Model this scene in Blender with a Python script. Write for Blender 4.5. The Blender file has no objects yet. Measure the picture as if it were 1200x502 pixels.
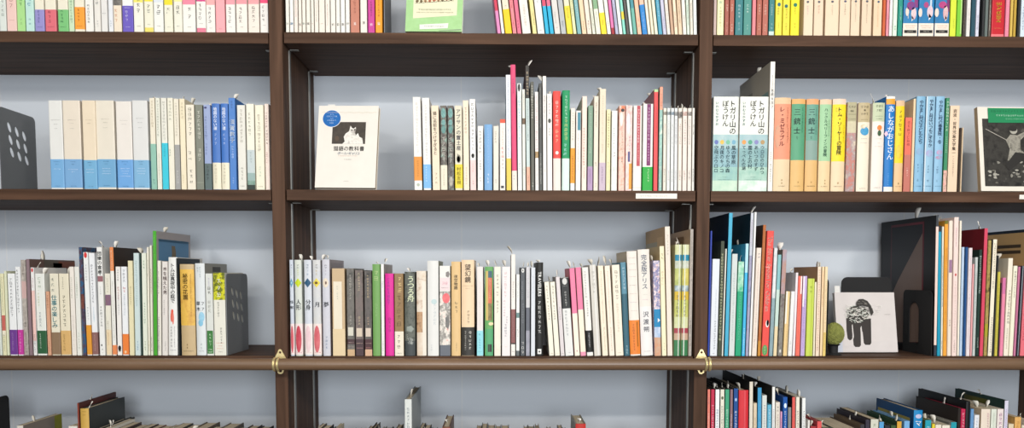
# -*- coding: utf-8 -*-
import bpy, bmesh, math, random, colorsys
from mathutils import Vector, Matrix, Euler
C = bpy.context.scene.collection
sin, cos, pi = math.sin, math.cos, math.pi

# ------------------------------------------------------------------ camera
CAM_Z, CAM_D, F_PX, PY = 1.40, 1.688, 930.0, 385.15
YAW, PITCH, ROLL = .0145, .0667, .0015
DEPTH = .2773                                   # shelf depth: front plane y = 0, wall at y = DEPTH
_fw = Vector((sin(YAW)*cos(PITCH), cos(YAW)*cos(PITCH), -sin(PITCH)))
_rt = Vector((cos(YAW), -sin(YAW), 0)); _up = _rt.cross(_fw)
_r = _rt*cos(ROLL) + _up*sin(ROLL); _u = _up*cos(ROLL) - _rt*sin(ROLL)
EYE = Vector((0, -CAM_D, CAM_Z))

def at(x, y, Y=0.0):
    """The point of the plane y = Y that the photograph shows at pixel x, y."""
    v = _fw*F_PX + _r*(x-600) + _u*(PY-y)
    return EYE + v*((Y+CAM_D)/v.y)

def make_camera():
    cd = bpy.data.cameras.new('camera'); cam = bpy.data.objects.new('camera', cd); C.objects.link(cam)
    m = Matrix((_r, _u, -_fw)).transposed().to_4x4(); m.translation = EYE
    cam.matrix_world = m
    cd.sensor_fit = 'HORIZONTAL'; cd.sensor_width = 36; cd.lens = F_PX/1200*36
    cd.shift_y = (PY-251)/1200; cd.clip_start = .05
    bpy.context.scene.camera = cam

_xa = at(315.5, 60).x, at(331, 60).x; _xb = at(819.8, 60).x, at(835, 60).x; _th = _xa[1]-_xa[0]
BAY = {'L': (_xa[0]-.8963+_th, _xa[0]), 'M': (_xa[1], _xb[0]), 'R': (_xb[1], at(1193.5, 460, DEPTH).x)}

# ------------------------------------------------------------------ materials
def lin(h):
    return [(c/12.92 if c <= .04045 else ((c+.055)/1.055)**2.4) for c in (int(h[i:i+2], 16)/255 for i in (0, 2, 4))]

_mats = {}
PAPER_GAIN = .88
def paper(spec, rough=.5):
    """Printed paper: one colour 'd8c0a0', or a mottled print 'd8c0a0~405060~ffffff@60'."""
    key = (spec, rough)
    if key in _mats: return _mats[key]
    m = bpy.data.materials.new('paper_'+spec.replace('~', '_')); m.use_nodes = True
    nt = m.node_tree; b = nt.nodes['Principled BSDF']
    b.inputs['Roughness'].default_value = rough
    b.inputs['Specular IOR Level'].default_value = .3
    cols, _, sc = spec.partition('@'); cols = cols.split('~')
    tc = nt.nodes.new('ShaderNodeTexCoord')
    no = nt.nodes.new('ShaderNodeTexNoise')
    nt.links.new(tc.outputs['Object'], no.inputs['Vector'])
    ra = nt.nodes.new('ShaderNodeValToRGB')
    if len(cols) == 1:
        no.inputs['Scale'].default_value = 35
        c = [v*PAPER_GAIN for v in lin(cols[0])]
        ra.color_ramp.elements[0].position = .3; ra.color_ramp.elements[1].position = .75
        ra.color_ramp.elements[0].color = [v*.955 for v in c]+[1]
        ra.color_ramp.elements[1].color = c+[1]
    else:
        no.inputs['Scale'].default_value = float(sc or 60); no.inputs['Detail'].default_value = 5
        no.inputs['Roughness'].default_value = .65
        while len(ra.color_ramp.elements) < len(cols): ra.color_ramp.elements.new(.5)
        for i, h in enumerate(cols):
            e = ra.color_ramp.elements[i]; e.position = .34+.32*i/(len(cols)-1)
            e.color = [v*PAPER_GAIN for v in lin(h)]+[1]
        ra.color_ramp.interpolation = 'LINEAR'
    nt.links.new(no.outputs['Fac'], ra.inputs['Fac'])
    nt.links.new(ra.outputs['Color'], b.inputs['Base Color'])
    _mats[key] = m
    return m

def pages_mat():
    if 'pages' in _mats: return _mats['pages']
    m = bpy.data.materials.new('page_edges'); m.use_nodes = True
    nt = m.node_tree; b = nt.nodes['Principled BSDF']; b.inputs['Roughness'].default_value = .9
    b.inputs['Specular IOR Level'].default_value = .1
    tc = nt.nodes.new('ShaderNodeTexCoord'); mp = nt.nodes.new('ShaderNodeMapping')
    mp.inputs['Scale'].default_value = (1500, 3, 3)
    no = nt.nodes.new('ShaderNodeTexNoise'); no.inputs['Scale'].default_value = 1
    ra = nt.nodes.new('ShaderNodeValToRGB')
    ra.color_ramp.elements[0].position = .3; ra.color_ramp.elements[0].color = lin('b5a68c')+[1]
    ra.color_ramp.elements[1].position = .7; ra.color_ramp.elements[1].color = lin('dccfb6')+[1]
    nt.links.new(tc.outputs['Object'], mp.inputs['Vector']); nt.links.new(mp.outputs['Vector'], no.inputs['Vector'])
    nt.links.new(no.outputs['Fac'], ra.inputs['Fac']); nt.links.new(ra.outputs['Color'], b.inputs['Base Color'])
    _mats['pages'] = m
    return m

def wood(name, dark, light, scale, rough=.6, bump=.15, spec=.12):
    m = bpy.data.materials.new(name); m.use_nodes = True
    nt = m.node_tree; b = nt.nodes['Principled BSDF']; b.inputs['Roughness'].default_value = rough
    b.inputs['Specular IOR Level'].default_value = spec
    tc = nt.nodes.new('ShaderNodeTexCoord'); mp = nt.nodes.new('ShaderNodeMapping')
    mp.inputs['Scale'].default_value = scale
    no = nt.nodes.new('ShaderNodeTexNoise'); no.inputs['Scale'].default_value = 1; no.inputs['Detail'].default_value = 6
    no.inputs['Distortion'].default_value = .6
    ra = nt.nodes.new('ShaderNodeValToRGB')
    ra.color_ramp.elements[0].position = .3; ra.color_ramp.elements[0].color = lin(dark)+[1]
    ra.color_ramp.elements[1].position = .72; ra.color_ramp.elements[1].color = lin(light)+[1]
    bp = nt.nodes.new('ShaderNodeBump'); bp.inputs['Strength'].default_value = bump; bp.inputs['Distance'].default_value = .001
    nt.links.new(tc.outputs['Object'], mp.inputs['Vector']); nt.links.new(mp.outputs['Vector'], no.inputs['Vector'])
    nt.links.new(no.outputs['Fac'], ra.inputs['Fac']); nt.links.new(ra.outputs['Color'], b.inputs['Base Color'])
    nt.links.new(no.outputs['Fac'], bp.inputs['Height']); nt.links.new(bp.outputs['Normal'], b.inputs['Normal'])
    return m

def plain(name, col, rough=.5, metal=0., var=.06, scale=12, bump=0.):
    m = bpy.data.materials.new(name); m.use_nodes = True
    nt = m.node_tree; b = nt.nodes['Principled BSDF']
    b.inputs['Roughness'].default_value = rough; b.inputs['Metallic'].default_value = metal
    tc = nt.nodes.new('ShaderNodeTexCoord'); no = nt.nodes.new('ShaderNodeTexNoise')
    no.inputs['Scale'].default_value = scale; no.inputs['Detail'].default_value = 4
    ra = nt.nodes.new('ShaderNodeValToRGB'); c = lin(col)
    ra.color_ramp.elements[0].color = [v*(1-var) for v in c]+[1]; ra.color_ramp.elements[1].color = [min(1, v*(1+var)) for v in c]+[1]
    nt.links.new(tc.outputs['Object'], no.inputs['Vector']); nt.links.new(no.outputs['Fac'], ra.inputs['Fac'])
    nt.links.new(ra.outputs['Color'], b.inputs['Base Color'])
    if bump:
        bp = nt.nodes.new('ShaderNodeBump'); bp.inputs['Strength'].default_value = bump; bp.inputs['Distance'].default_value = .002
        nt.links.new(no.outputs['Fac'], bp.inputs['Height']); nt.links.new(bp.outputs['Normal'], b.inputs['Normal'])
    return m

# ------------------------------------------------------------------ mesh builder
class MB:
    """Collects faces with materials and links them as ONE mesh object."""
    def __init__(s): s.v, s.f, s.m, s.mats = [], [], [], []
    def slot(s, mat):
        if mat not in s.mats: s.mats.append(mat)
        return s.mats.index(mat)
    def face(s, pts, mat):
        i = len(s.v); s.v += [tuple(p) for p in pts]; s.f.append(tuple(range(i, i+len(pts)))); s.m.append(s.slot(mat))
    def mesh(s, vs, fs, mat):
        i = len(s.v); s.v += [tuple(p) for p in vs]; k = s.slot(mat)
        for f in fs: s.f.append(tuple(i+j for j in f)); s.m.append(k)
    def box(s, a, b, mat):
        x0, y0, z0 = a; x1, y1, z1 = b
        vs = [(x0,y0,z0),(x1,y0,z0),(x1,y1,z0),(x0,y1,z0),(x0,y0,z1),(x1,y0,z1),(x1,y1,z1),(x0,y1,z1)]
        s.mesh(vs, [(0,3,2,1),(4,5,6,7),(0,1,5,4),(1,2,6,5),(2,3,7,6),(3,0,4,7)], mat)
    def prism(s, poly, y0, y1, mat):
        """poly in x,z (counter-clockwise seen from -y), extruded from y0 to y1"""
        n = len(poly); vs = [(x, y0, z) for x, z in poly]+[(x, y1, z) for x, z in poly]
        fs = [tuple(range(n)), tuple(range(2*n-1, n-1, -1))]+[(i, n+i, n+(i+1) % n, (i+1) % n) for i in range(n)]
        s.mesh(vs, fs, mat)
    def build(s, name, parent=None, smooth=False, bevel=0.):
        me = bpy.data.meshes.new(name); me.from_pydata(s.v, [], s.f)
        for m in s.mats: me.materials.append(m)
        me.polygons.foreach_set('material_index', s.m)
        if bevel or smooth:
            bm = bmesh.new(); bm.from_mesh(me); bmesh.ops.remove_doubles(bm, verts=bm.verts, dist=1e-6)
            bmesh.ops.recalc_face_normals(bm, faces=bm.faces)
            if bevel: bmesh.ops.bevel(bm, geom=list(bm.edges), offset=bevel, segments=2, affect='EDGES', profile=.5)
            if smooth:
                for f in bm.faces: f.smooth = True
            bm.to_mesh(me); bm.free()
        me.update()
        o = bpy.data.objects.new(name, me); C.objects.link(o)
        if parent: o.parent = parent
        return o

def tag(o, label=None, cat=None, group=None, kind=None):
    for k, v in (('label', label), ('category', cat), ('group', group), ('kind', kind)):
        if v: o[k] = v
    return o

def empty(name, loc, rot=(0, 0, 0)):
    o = bpy.data.objects.new(name, None); C.objects.link(o)
    o.empty_display_size = .02; o.location = loc; o.rotation_euler = rot
    return o

# ------------------------------------------------------------------ lettering
def _bars(bs):
    vs, fs = [], []
    for a, b, y, t in bs:
        i = len(vs); vs += [(a, y-t), (b, y-t), (b, y+t), (a, y+t)]; fs.append((i, i+1, i+2, i+3))
    return vs, fs, .04, .96
_gl = {'三': _bars(((.12, .88, .70, .038), (.18, .82, .37, .038), (.05, .95, .0, .038)))}
_fc = bpy.data.curves.new('lettering', 'FONT'); _fc.resolution_u = 3; _fc.size = 1
_fo = bpy.data.objects.new('lettering', _fc); C.objects.link(_fo)
def glyph(ch):
    """Outline mesh of one character, em box 1 wide, centred on 0,0; advance width."""
    if ch in _gl: return _gl[ch]
    _fc.body = ch
    bpy.context.view_layer.update()
    me = bpy.data.meshes.new_from_object(_fo.evaluated_get(bpy.context.evaluated_depsgraph_get()))
    vs = [(v.co.x, v.co.y) for v in me.vertices]; fs = [tuple(p.vertices) for p in me.polygons]
    bpy.data.meshes.remove(me)
    if vs:
        x0, x1 = min(v[0] for v in vs), max(v[0] for v in vs)
        n, e = len(vs), .016                      # a bolder weight: the outline twice, a hair apart
        fs = fs+[tuple(i+n for i in f) for f in fs]
        vs = [(x-e, y-e) for x, y in vs]+[(x+e, y+e) for x, y in vs]
    else: x0, x1 = 0, .3
    r = (vs, fs, x0, x1)
    _gl[ch] = r
    return r

CY = .36                     # height of the middle of a full-width character above its base line
TURN = set('ー－…（）―〜')
def lay_chars(text, xc, z0, z1, size, width):
    """A column of upright characters from z1 down to z0: [(verts, faces)] in x, z."""
    n = len(text); cell = (z1-z0)/n
    s = min(cell*1.02, width) if not size else min(size, width*1.12)
    out = []
    for i, ch in enumerate(text):
        if ch == '_': continue
        vs, fs, a, b = glyph(ch); zc = z1-(i+.5)*cell; mx = (a+b)/2
        if ord(ch) > 0x2e80 or ch in TURN:
            if ch in TURN: p = [(xc+(y-CY)*s, zc-(x-mx)*s) for x, y in vs]
            else: p = [(xc+(x-mx)*s, zc+(y-CY)*s) for x, y in vs]
        else: p = [(xc+(x-mx)*s, zc+(y-CY)*s) for x, y in vs]
        out.append((p, fs))
    return out

def lay_line(text, size):
    """A line of text from x = 0, its base line at y = 0: (verts, faces) pieces and its length."""
    x, out = 0, []
    for ch in text:
        if ch == '_' or ch == ' ': x += .3*size; continue
        vs, fs, a, b = glyph(ch)
        out.append(([(x+(px-a)*size, py*size) for px, py in vs], fs)); x += (b-a+.13)*size
    return out, x

def scribble(rnd, xc, zc, w, h):
    """Strokes of a character too small to read: thin bars inside a cell."""
    out = []; t = max(h*.095, .0003); kind = rnd.random()
    def bar(xa, za, xb, zb):
        dx, dz = xb-xa, zb-za; l = math.hypot(dx, dz) or 1; nx, nz = -dz/l*t/2, dx/l*t/2
        out.append([(xa-nx, za-nz), (xb-nx, zb-nz), (xb+nx, zb+nz), (xa+nx, za+nz)])
    X = lambda u: xc+u*w
    Z = lambda u: zc+u*h
    if kind < .4:                                    # dense square character
        for u in (.36, .02, -.34):
            if rnd.random() < .85: a, b = rnd.uniform(-.46, -.2), rnd.uniform(.2, .46); bar(X(a), Z(u), X(b), Z(u+rnd.uniform(-.03, .03)))
        for u in (-.3, .28): 
            if rnd.random() < .75: bar(X(u), Z(rnd.uniform(.15, .42)), X(u+rnd.uniform(-.05, .05)), Z(rnd.uniform(-.42, -.1)))
    elif kind < .75:                                 # loose cursive one
        u = rnd.uniform(.1, .38); bar(X(-.36), Z(u), X(.34), Z(u+rnd.uniform(-.02, .12)))
        v = rnd.uniform(-.15, .12); bar(X(v), Z(.42), X(v-rnd.uniform(.02, .3)), Z(-.36))
        bar(X(v+.05), Z(rnd.uniform(-.05, .1)), X(rnd.uniform(.2, .42)), Z(rnd.uniform(-.42, -.2)))
    else:
        bar(X(-.3), Z(.35), X(.3), Z(.3)); bar(X(.28), Z(.32), X(rnd.uniform(-.3, .1)), Z(-.4))
        if rnd.random() < .5: bar(X(-.25), Z(.05), X(-.02), Z(-.1))
    return out

# ------------------------------------------------------------------ colour words for the labels
def colour_word(spec):
    if '~' in spec:
        cs = spec.split('@')[0].split('~'); a = colour_word(cs[0]); b = colour_word(cs[-1])
        return 'mottled '+a if a == b else 'mottled %s-and-%s' % (a.replace(' ', '-'), b.replace(' ', '-'))
    r, g, b = (int(spec[i:i+2], 16)/255 for i in (0, 2, 4))
    h, s, v = colorsys.rgb_to_hsv(r, g, b); h *= 360
    if v < .22: return 'black'
    if s < .055: return 'white' if v > .88 else 'pale grey' if v > .74 else 'grey' if v > .42 else 'dark grey'
    if s < .13 and v > .88: return 'ivory' if 30 <= h < 75 else 'pinkish white' if h < 30 or h > 320 else 'off-white'
    if s < .2 and v > .8: return 'cream' if 28 <= h < 70 else 'blush' if h < 28 or h > 320 else 'pale lilac' if h > 235 else 'pale blue' if h > 185 else 'pale green'
    if s < .16: return ('warm grey' if h < 90 else 'cool grey') if v > .42 else 'charcoal'
    if h < 14 or h >= 345: n = 'pink' if v > .85 and s < .5 else 'red' if v > .7 else 'maroon' if s > .35 else 'reddish brown'
    elif h < 34: n = ('peach' if s < .5 else 'orange') if v > .85 else ('tan' if s < .5 else 'rust') if v > .62 else 'brown'
    elif h < 47: n = ('beige' if s < .4 else 'amber') if v > .78 else 'tan' if v > .6 else 'brown'
    elif h < 66: n = ('pale yellow' if s < .42 else 'yellow') if v > .75 else 'khaki'
    elif h < 90: n = 'lime' if s > .4 else 'pale green' if v > .7 else 'olive'
    elif h < 158: n = 'green' if s > .3 else 'pale green' if v > .7 else 'sage'
    elif h < 196: n = ('pale teal' if s < .3 else 'turquoise') if v > .75 else 'teal'
    elif h < 250: n = 'navy' if v < .48 and s > .3 else 'slate' if s < .3 and v < .7 else 'light blue' if v > .72 and s < .55 else 'blue'
    elif h < 290: n = 'lilac' if s < .35 else 'purple'
    else: n = 'mauve' if s < .35 else 'magenta' if h < 332 else 'deep pink' if s > .55 else 'pink'
    if v < .45 and n in ('green', 'teal', 'brown', 'blue', 'olive'): n = 'dark '+n
    return n

# ------------------------------------------------------------------ books
GAP = .0005
rnd = random.Random(7)
KIND = {'p': 'paperback_book', 'h': 'hardcover_book', 'g': 'picture_book'}
shelf_books = {}           # shelf -> [(root, look, nick)]

slips, heads = {}, {}
def slip_mesh(r, parent, x, y, z, h, lo, hi):
    """A curled paper slip standing out of the page tops."""
    m = MB(); mat = paper(r.choice(('e8e4da', 'dcd8cc', 'f0ece4', 'd8d2c4')), .7)
    n = 9; bend = r.choice((-1, 1))*r.uniform(.2, .6)*h; wy = r.uniform(.007, .012); tw = r.choice((-1, 1))*r.uniform(.5, 1.25)
    L, R = [], []
    for i in range(n+1):
        t = i/n; w = wy*(1 if t < .9 else .82)*.5
        px = x+bend*t**2.2; pz = z-.012+(h+.012)*(t-.18*t**3*abs(bend)/h)
        a = tw*min(1., max(0., (pz-z-.001)/(h*.6)))
        k = lambda v: min(hi, max(lo, v))
        L.append((k(px-sin(a)*w), y-cos(a)*w, pz)); R.append((k(px+sin(a)*w), y+cos(a)*w, pz))
    for i in range(n): m.face([L[i], R[i], R[i+1], L[i+1]], mat)
    o = m.build('paper_slip', parent, smooth=True)
    so = o.modifiers.new('thickness', 'SOLIDIFY'); so.thickness = .0004
    return o

def build_book(shelf, ybase, zbase, head, ops='', xn=588):
    f = head.split(); x0, x1, yt, col = float(f[0]), float(f[1]), float(f[2]), f[3]
    dx = float(f[4]) if len(f) > 4 else None
    ops = [o.strip() for o in ops.split(';') if o.strip()]
    o1 = {o[0:2]: o[2:] for o in ops if len(o) > 1 and o[1] == '='}
    kind = o1.get('k=', 'p'); look = o1.get('l=')
    rec = float(o1.get('r=', .008+.004*rnd.random()))
    A = at(x0, ybase, rec); B = at(x1, ybase, rec); T = at(x0+(dx or 0), yt, rec)
    lo, hi = BAY[shelf[0]]                          # keep clear of the uprights and their metal strips
    if A.x < lo+.0035: A.x = lo+.0035
    if B.x > hi-.0035: B.x = hi-.0035
    lean = math.atan2(T.x-A.x, T.z-A.z) if dx is not None else 0.
    if dx is not None and (T.x < lo+.0035 or T.x+B.x-A.x > hi-.0035): lean = 0.
    if abs(lean) < .004: lean = 0.
    H = (T.z-zbase)/cos(lean); W = (B.x-A.x)*cos(lean)-2*GAP
    W = max(W, .0022)
    D = float(o1.get('d=', max(.10, min(.215, H*.69)))); D = min(D, DEPTH-rec-.012)
    z0 = zbase+.0004+(W*sin(lean) if lean > 0 else 0.)
    root = empty(KIND[kind], (A.x+GAP, rec, z0), (0, lean, 0))
    zz = lambda y: min(H-.0004, max(.0004, (at((x0+x1)/2, y, rec).z-zbase)/cos(lean)))
    mat = paper(col, .42 if kind == 'p' else .5); side = paper(o1.get('s=', col))
    t = min(.0022 if kind != 'p' else .0009, W*.2)
    bulge = {'p': .0006, 'h': min(W*.13, .004), 'g': .0008}[kind]
    k = {'p': 2, 'h': 8, 'g': 4}[kind]
    ys = lambda x: bulge*(1-(1-(2*x/W-1)**2)) if kind == 'h' else bulge*max(0., (abs(2*x/W-1)-.82)/.18)**2
    xs = [W*i/k for i in range(k+1)] if kind == 'h' else [0, W*.06, W*.94, W]
    # zones of the spine
    cuts = [(0., H, mat)]
    for o in ops:
        if o.startswith('C '):
            _, a, b, c = o.split()[:4]; a, b = float(a), float(b)
            hi, lo = (H if a <= yt else min(H, zz(a))), max(0., 0. if b >= ybase-1 else zz(b))
            new = []
            for l, h, mm in cuts:
                if h <= lo or l >= hi: new.append((l, h, mm)); continue
                if l < lo: new.append((l, lo, mm))
                new.append((max(l, lo), min(h, hi), paper(c)))
                if h > hi: new.append((hi, h, mm))
            cuts = new
    m = MB()
    for l, h, mm in cuts:
        for a, b in zip(xs, xs[1:]):
            m.face([(a, ys(a), l), (b, ys(b), l), (b, ys(b), h), (a, ys(a), h)], mm)
    for xo, xi in ((0, t), (W, W-t)):
        e = ys(0); q = [(xo, e, 0), (xo, D, 0), (xi, D, 0), (xi, e+t, 0)]
        up = lambda p: (p[0], p[1], H)
        flip = xo == 0
        def F(p, mm): m.face(p[::-1] if not flip else p, mm)
        F([q[1], q[0], up(q[0]), up(q[1])], side)
        F([q[2], q[1], up(q[1]), up(q[2])], side)
        F([q[3], q[2], up(q[2]), up(q[3])], side)
        F([up(p) for p in q], side); F(q[::-1], side)
    for z, s in ((0, 0), (H, 1)):
        p = [(x, ys(x), z) for x in xs]+[(x, max(ys(x), ys(0))+t, z) for x in (W, 0)]
        m.face(p if s else p[::-1], side if kind == 'g' else mat)
    m.face([(W, ys(0)+t, 0), (0, ys(0)+t, 0), (0, ys(0)+t, H), (W, ys(0)+t, H)], pages_mat())
    # bands
    bands = []
    for o in ops:
        if o.startswith('B '):
            _, a, b, c = o.split()[:4]
            bands.append((max(0.0006, 0. if float(b) >= ybase-1 else zz(float(b))), min(H-.0004, zz(float(a))), paper(c), MB()))
    for lo, hi, mm, bm in bands:
        e = .00035; p = [(-e, D*.99), (-e, ys(0)-e*.5)]+[(x, ys(x)-e) for x in xs]+[(W+e, ys(0)-e*.5), (W+e, D*.99)]
        for a, b in zip(p, p[1:]):
            bm.face([(a[0], a[1], lo), (b[0], b[1], lo), (b[0], b[1], hi), (a[0], a[1], hi)], mm)
            i = lambda q: (min(max(q[0], 0), W), q[1]+e)
            for z, fl in ((hi, 1), (lo, 0)):
                q4 = [(a[0], a[1], z), (b[0], b[1], z), (i(b)[0], i(b)[1], z), (i(a)[0], i(a)[1], z)]
                bm.face(q4 if fl else q4[::-1], mm)
    def put(xz, fs, mm, lift=.0003):
        lift += bulge*.14 if kind == 'h' else 0      # clear of the rounded back
        zc = sum(p[1] for p in xz)/len(xz); tgt, off = m, lift
        for lo, hi, _, bm in bands:
            if lo <= zc <= hi: tgt, off = bm, lift+.0004
        tgt.mesh([(x, ys(min(max(x, 0), W))-off, z) for x, z in xz], fs, mm)
    r2 = random.Random(int(x0*10)+int(yt))
    for o in ops:
        g = o.split()
        if g[0] in ('T', 'R', 'L'):
            a, b, c, s = float(g[1]), float(g[2]), paper(g[3]), g[4]
            xf = float(g[5]) if len(g) > 5 else .5; sz = float(g[6])*CAM_D/F_PX if len(g) > 6 else 0
            zb, za = zz(b), zz(a)
            if g[0] == 'T':
                for p, fs in lay_chars(s, xf*W, zb, za, sz, W*.86): put(p, fs, c)
            else:
                pc, ln = lay_line(s, 1.); sc = min((za-zb)/ln, sz or W*.95)
                for p, fs in pc:
                    if g[0] == 'R': q = [(xf*W+(y-.36)*sc, za-x*sc) for x, y in p]
                    else: q = [(xf*W-(y-.36)*sc, zb+x*sc) for x, y in p]
                    put(q, fs, c)
        elif g[0] == 'M':               # a column of unreadable characters
            a, b, c = zz(float(g[1])), zz(float(g[2])), paper(g[3])
            xf = float(g[4]) if len(g) > 4 else .5; wf = float(g[5]) if len(g) > 5 else .5
            w = W*wf; n = max(2, int((a-b)/(w*1.12)))
            ce = (a-b)/n
            for i in range(n):
                for q in scribble(r2, xf*W, a-(i+.5)*ce, w, min(ce*.85, w)): put(q, [(0, 1, 2, 3)], c)
        elif g[0] == 'N':               # a short line of unreadable characters across the spine
            y, c = zz(float(g[1])), paper(g[2]); wf = float(g[3]) if len(g) > 3 else .6; hh = float(g[4])*.0018 if len(g) > 4 else .0016
            n = max(3, int(W*wf/(hh*1.15)))
            for i in range(n):
                for q in scribble(r2, W*(.5-wf/2)+W*wf*(i+.5)/n, y, W*wf/n*.9, hh): put(q, [(0, 1, 2, 3)], c)
        elif g[0] == 'P':               # a printed panel: x from, x to (of the width), y from, y to, colour
            xa, xb, ya, yb, c = float(g[1])*W, float(g[2])*W, zz(float(g[3])), zz(float(g[4])), paper(g[5])
            n = 6
            for i in range(n):
                u, w2 = xa+(xb-xa)*i/n, xa+(xb-xa)*(i+1)/n
                put([(u, yb), (w2, yb), (w2, ya), (u, ya)], [(0, 1, 2, 3)], c, .0002)
        elif g[0] == 'O':               # a printed oval or lozenge: x centre, y centre, half width, half height, colour[, corners]
            xc, yc = float(g[1])*W, zz(float(g[2])); rx, rz, c = float(g[3])*W, float(g[4])*CAM_D/F_PX, paper(g[5])
            n = int(g[6]) if len(g) > 6 else 18
            pts = [(xc+rx*cos(2*pi*i/n), yc+rz*sin(2*pi*i/n)) for i in range(n)]
            inner = [(xc+(a-xc)*.5, yc+(b-yc)*.5) for a, b in pts]
            put([(xc, yc)]+inner+pts, [(0, i+1, (i+1) % n+1) for i in range(n)]+[(i+1, n+i+1, n+(i+1) % n+1, (i+1) % n+1) for i in range(n)], c, .00025)
        elif g[0] == 'V':               # print on the cover that shows: depth from, to; y from, to; colour
            ua, ub, c = float(g[1])*D, float(g[2])*D, paper(g[5]); za, zb = zz(float(g[3])), zz(float(g[4]))
            X = -.0002 if x0 > xn else W+.0002
            q = [(X, ua, zb), (X, ub, zb), (X, ub, za), (X, ua, za)]
            m.face(q[::-1] if x0 > xn else q, c)
        elif g[0] == 'U':               # the same for a free outline: colour, then pairs depth, y
            c = paper(g[1]); X = -.0003 if x0 > xn else W+.0003
            pr = [(X, float(g[i])*D, zz(float(g[i+1]))) for i in range(2, len(g)-1, 2)]
            m.face(pr, c)
    m.build('cover', root)
    pb = MB(); e = .0022 if kind != 'p' else .0006
    pb.box((t*1.02, ys(0)+t+.0006, e), (W-t*1.02, D-e*1.3, H-e), pages_mat()); pb.build('page_block', root)
    for _, _, _, bm in bands: bm.build('paper_band', root)
    ns = sum(o == 'S' or o.startswith('S ') for o in ops)
    for i in range(ns):
        hs = [float(o.split()[1]) for o in ops if o.startswith('S ')]
        slips.setdefault(shelf, []).append((len(heads.get(shelf, [])), r2, root, W, D, H, (hs[0] if hs else r2.uniform(5, 9))*.0018))
    heads.setdefault(shelf, []).append((A.x, B.x, zbase+H))
    # words
    if not look:
        size = 'thin ' if W < .0075 else 'thick ' if W > .024 else ''
        look = size+colour_word(col)
        zn = [(o.split()[0], o.split()[3]) for o in ops if o[:2] in ('B ', 'C ') and len(o.split()) > 3]
        noun = {'p': 'paperback', 'h': 'hardcover', 'g': 'picture book'}[kind]
        look += ' '+noun
        if zn:
            cw = colour_word(zn[-1][1])
            look += ' with %s %s' % (cw, 'paper band' if zn[-1][0] == 'B' else 'printed block')
    nick = o1.get('n=') or ' '.join(look.split(' with ')[0].split()[-3:])
    shelf_books.setdefault(shelf, []).append((root, look, nick))
    return root

def place_slips():
    for shelf, rows in slips.items():
        hs = heads[shelf]
        for i, r, root, W, D, H, h in rows:
            near = lambda j, gap: 0 <= j < len(hs) and gap(hs[j]) < .012 and hs[j][2] > hs[i][2]-.004
            lo = .0006 if near(i-1, lambda b: hs[i][0]-b[1]) or hs[i][0]-BAY[shelf[0]][0] < .012 else -.009
            hi = W-.0006 if near(i+1, lambda b: b[0]-hs[i][1]) or BAY[shelf[0]][1]-hs[i][1] < .012 else W+.009
            slip_mesh(r, root, W*r.uniform(.4, .6), D*r.uniform(.12, .5), H, h, lo, hi)

ORD = 'first second third fourth fifth sixth seventh eighth ninth tenth eleventh twelfth thirteenth fourteenth fifteenth sixteenth seventeenth eighteenth nineteenth twentieth'.split()
def label_books(places):
    taken = {}
    for rows in shelf_books.values():
        for _, l, _n in rows: taken[l] = taken.get(l, 0)+1
    for shelf, rows in shelf_books.items():
        place, short, group, start = places[shelf]
        count, labs, prev = {}, [], start
        for _, l, _n in rows: count[l] = count.get(l, 0)+1
        for root, l, n in rows:
            labs.append(l if count[l] == 1 else l+', next after the '+prev)
            prev = n
        c2 = {}
        for l in labs: c2[l] = c2.get(l, 0)+1
        seen = {}
        for (root, l, n), lab in zip(rows, labs):
            i = seen[l] = seen.get(l, 0)+1
            if c2[lab] > 1: lab = ORD[i-1]+' '+l+' along from the '+start
            full = lab+' '+place
            if len(full.split()) > 16: full = lab+' '+short
            if len(full.split()) > 16 and taken[l] == 1: full = lab
            tag(root, full, 'book', group)
# ------------------------------------------------------------------ what stands on which shelf
# head: x of both spine edges at the shelf, y of the top, colour [, how far the top stands aside]; all as the photograph shows them
ZS = {'L1': at(155, 36.6).z, 'M1': at(600, 38.6).z, 'R1': at(1000, 41.2).z,
      'L2': at(155, 221.8).z, 'M2': at(600, 222.9).z, 'R2': at(1000, 224.3).z,
      'L3': at(155, 417.6).z, 'M3': at(600, 418.2).z, 'R3': at(1000, 418.3).z}
for _b in 'LMR': ZS[_b+'4'] = ZS['M3']-.352
YB = {'L1': 36.6, 'M1': 38.3, 'R1': 41, 'L2': 221.8, 'M2': 222.8, 'R2': 224.5, 'L3': 417.4, 'M3': 418, 'R3': 418, 'L4': 613, 'M4': 613, 'R4': 613}

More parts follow.
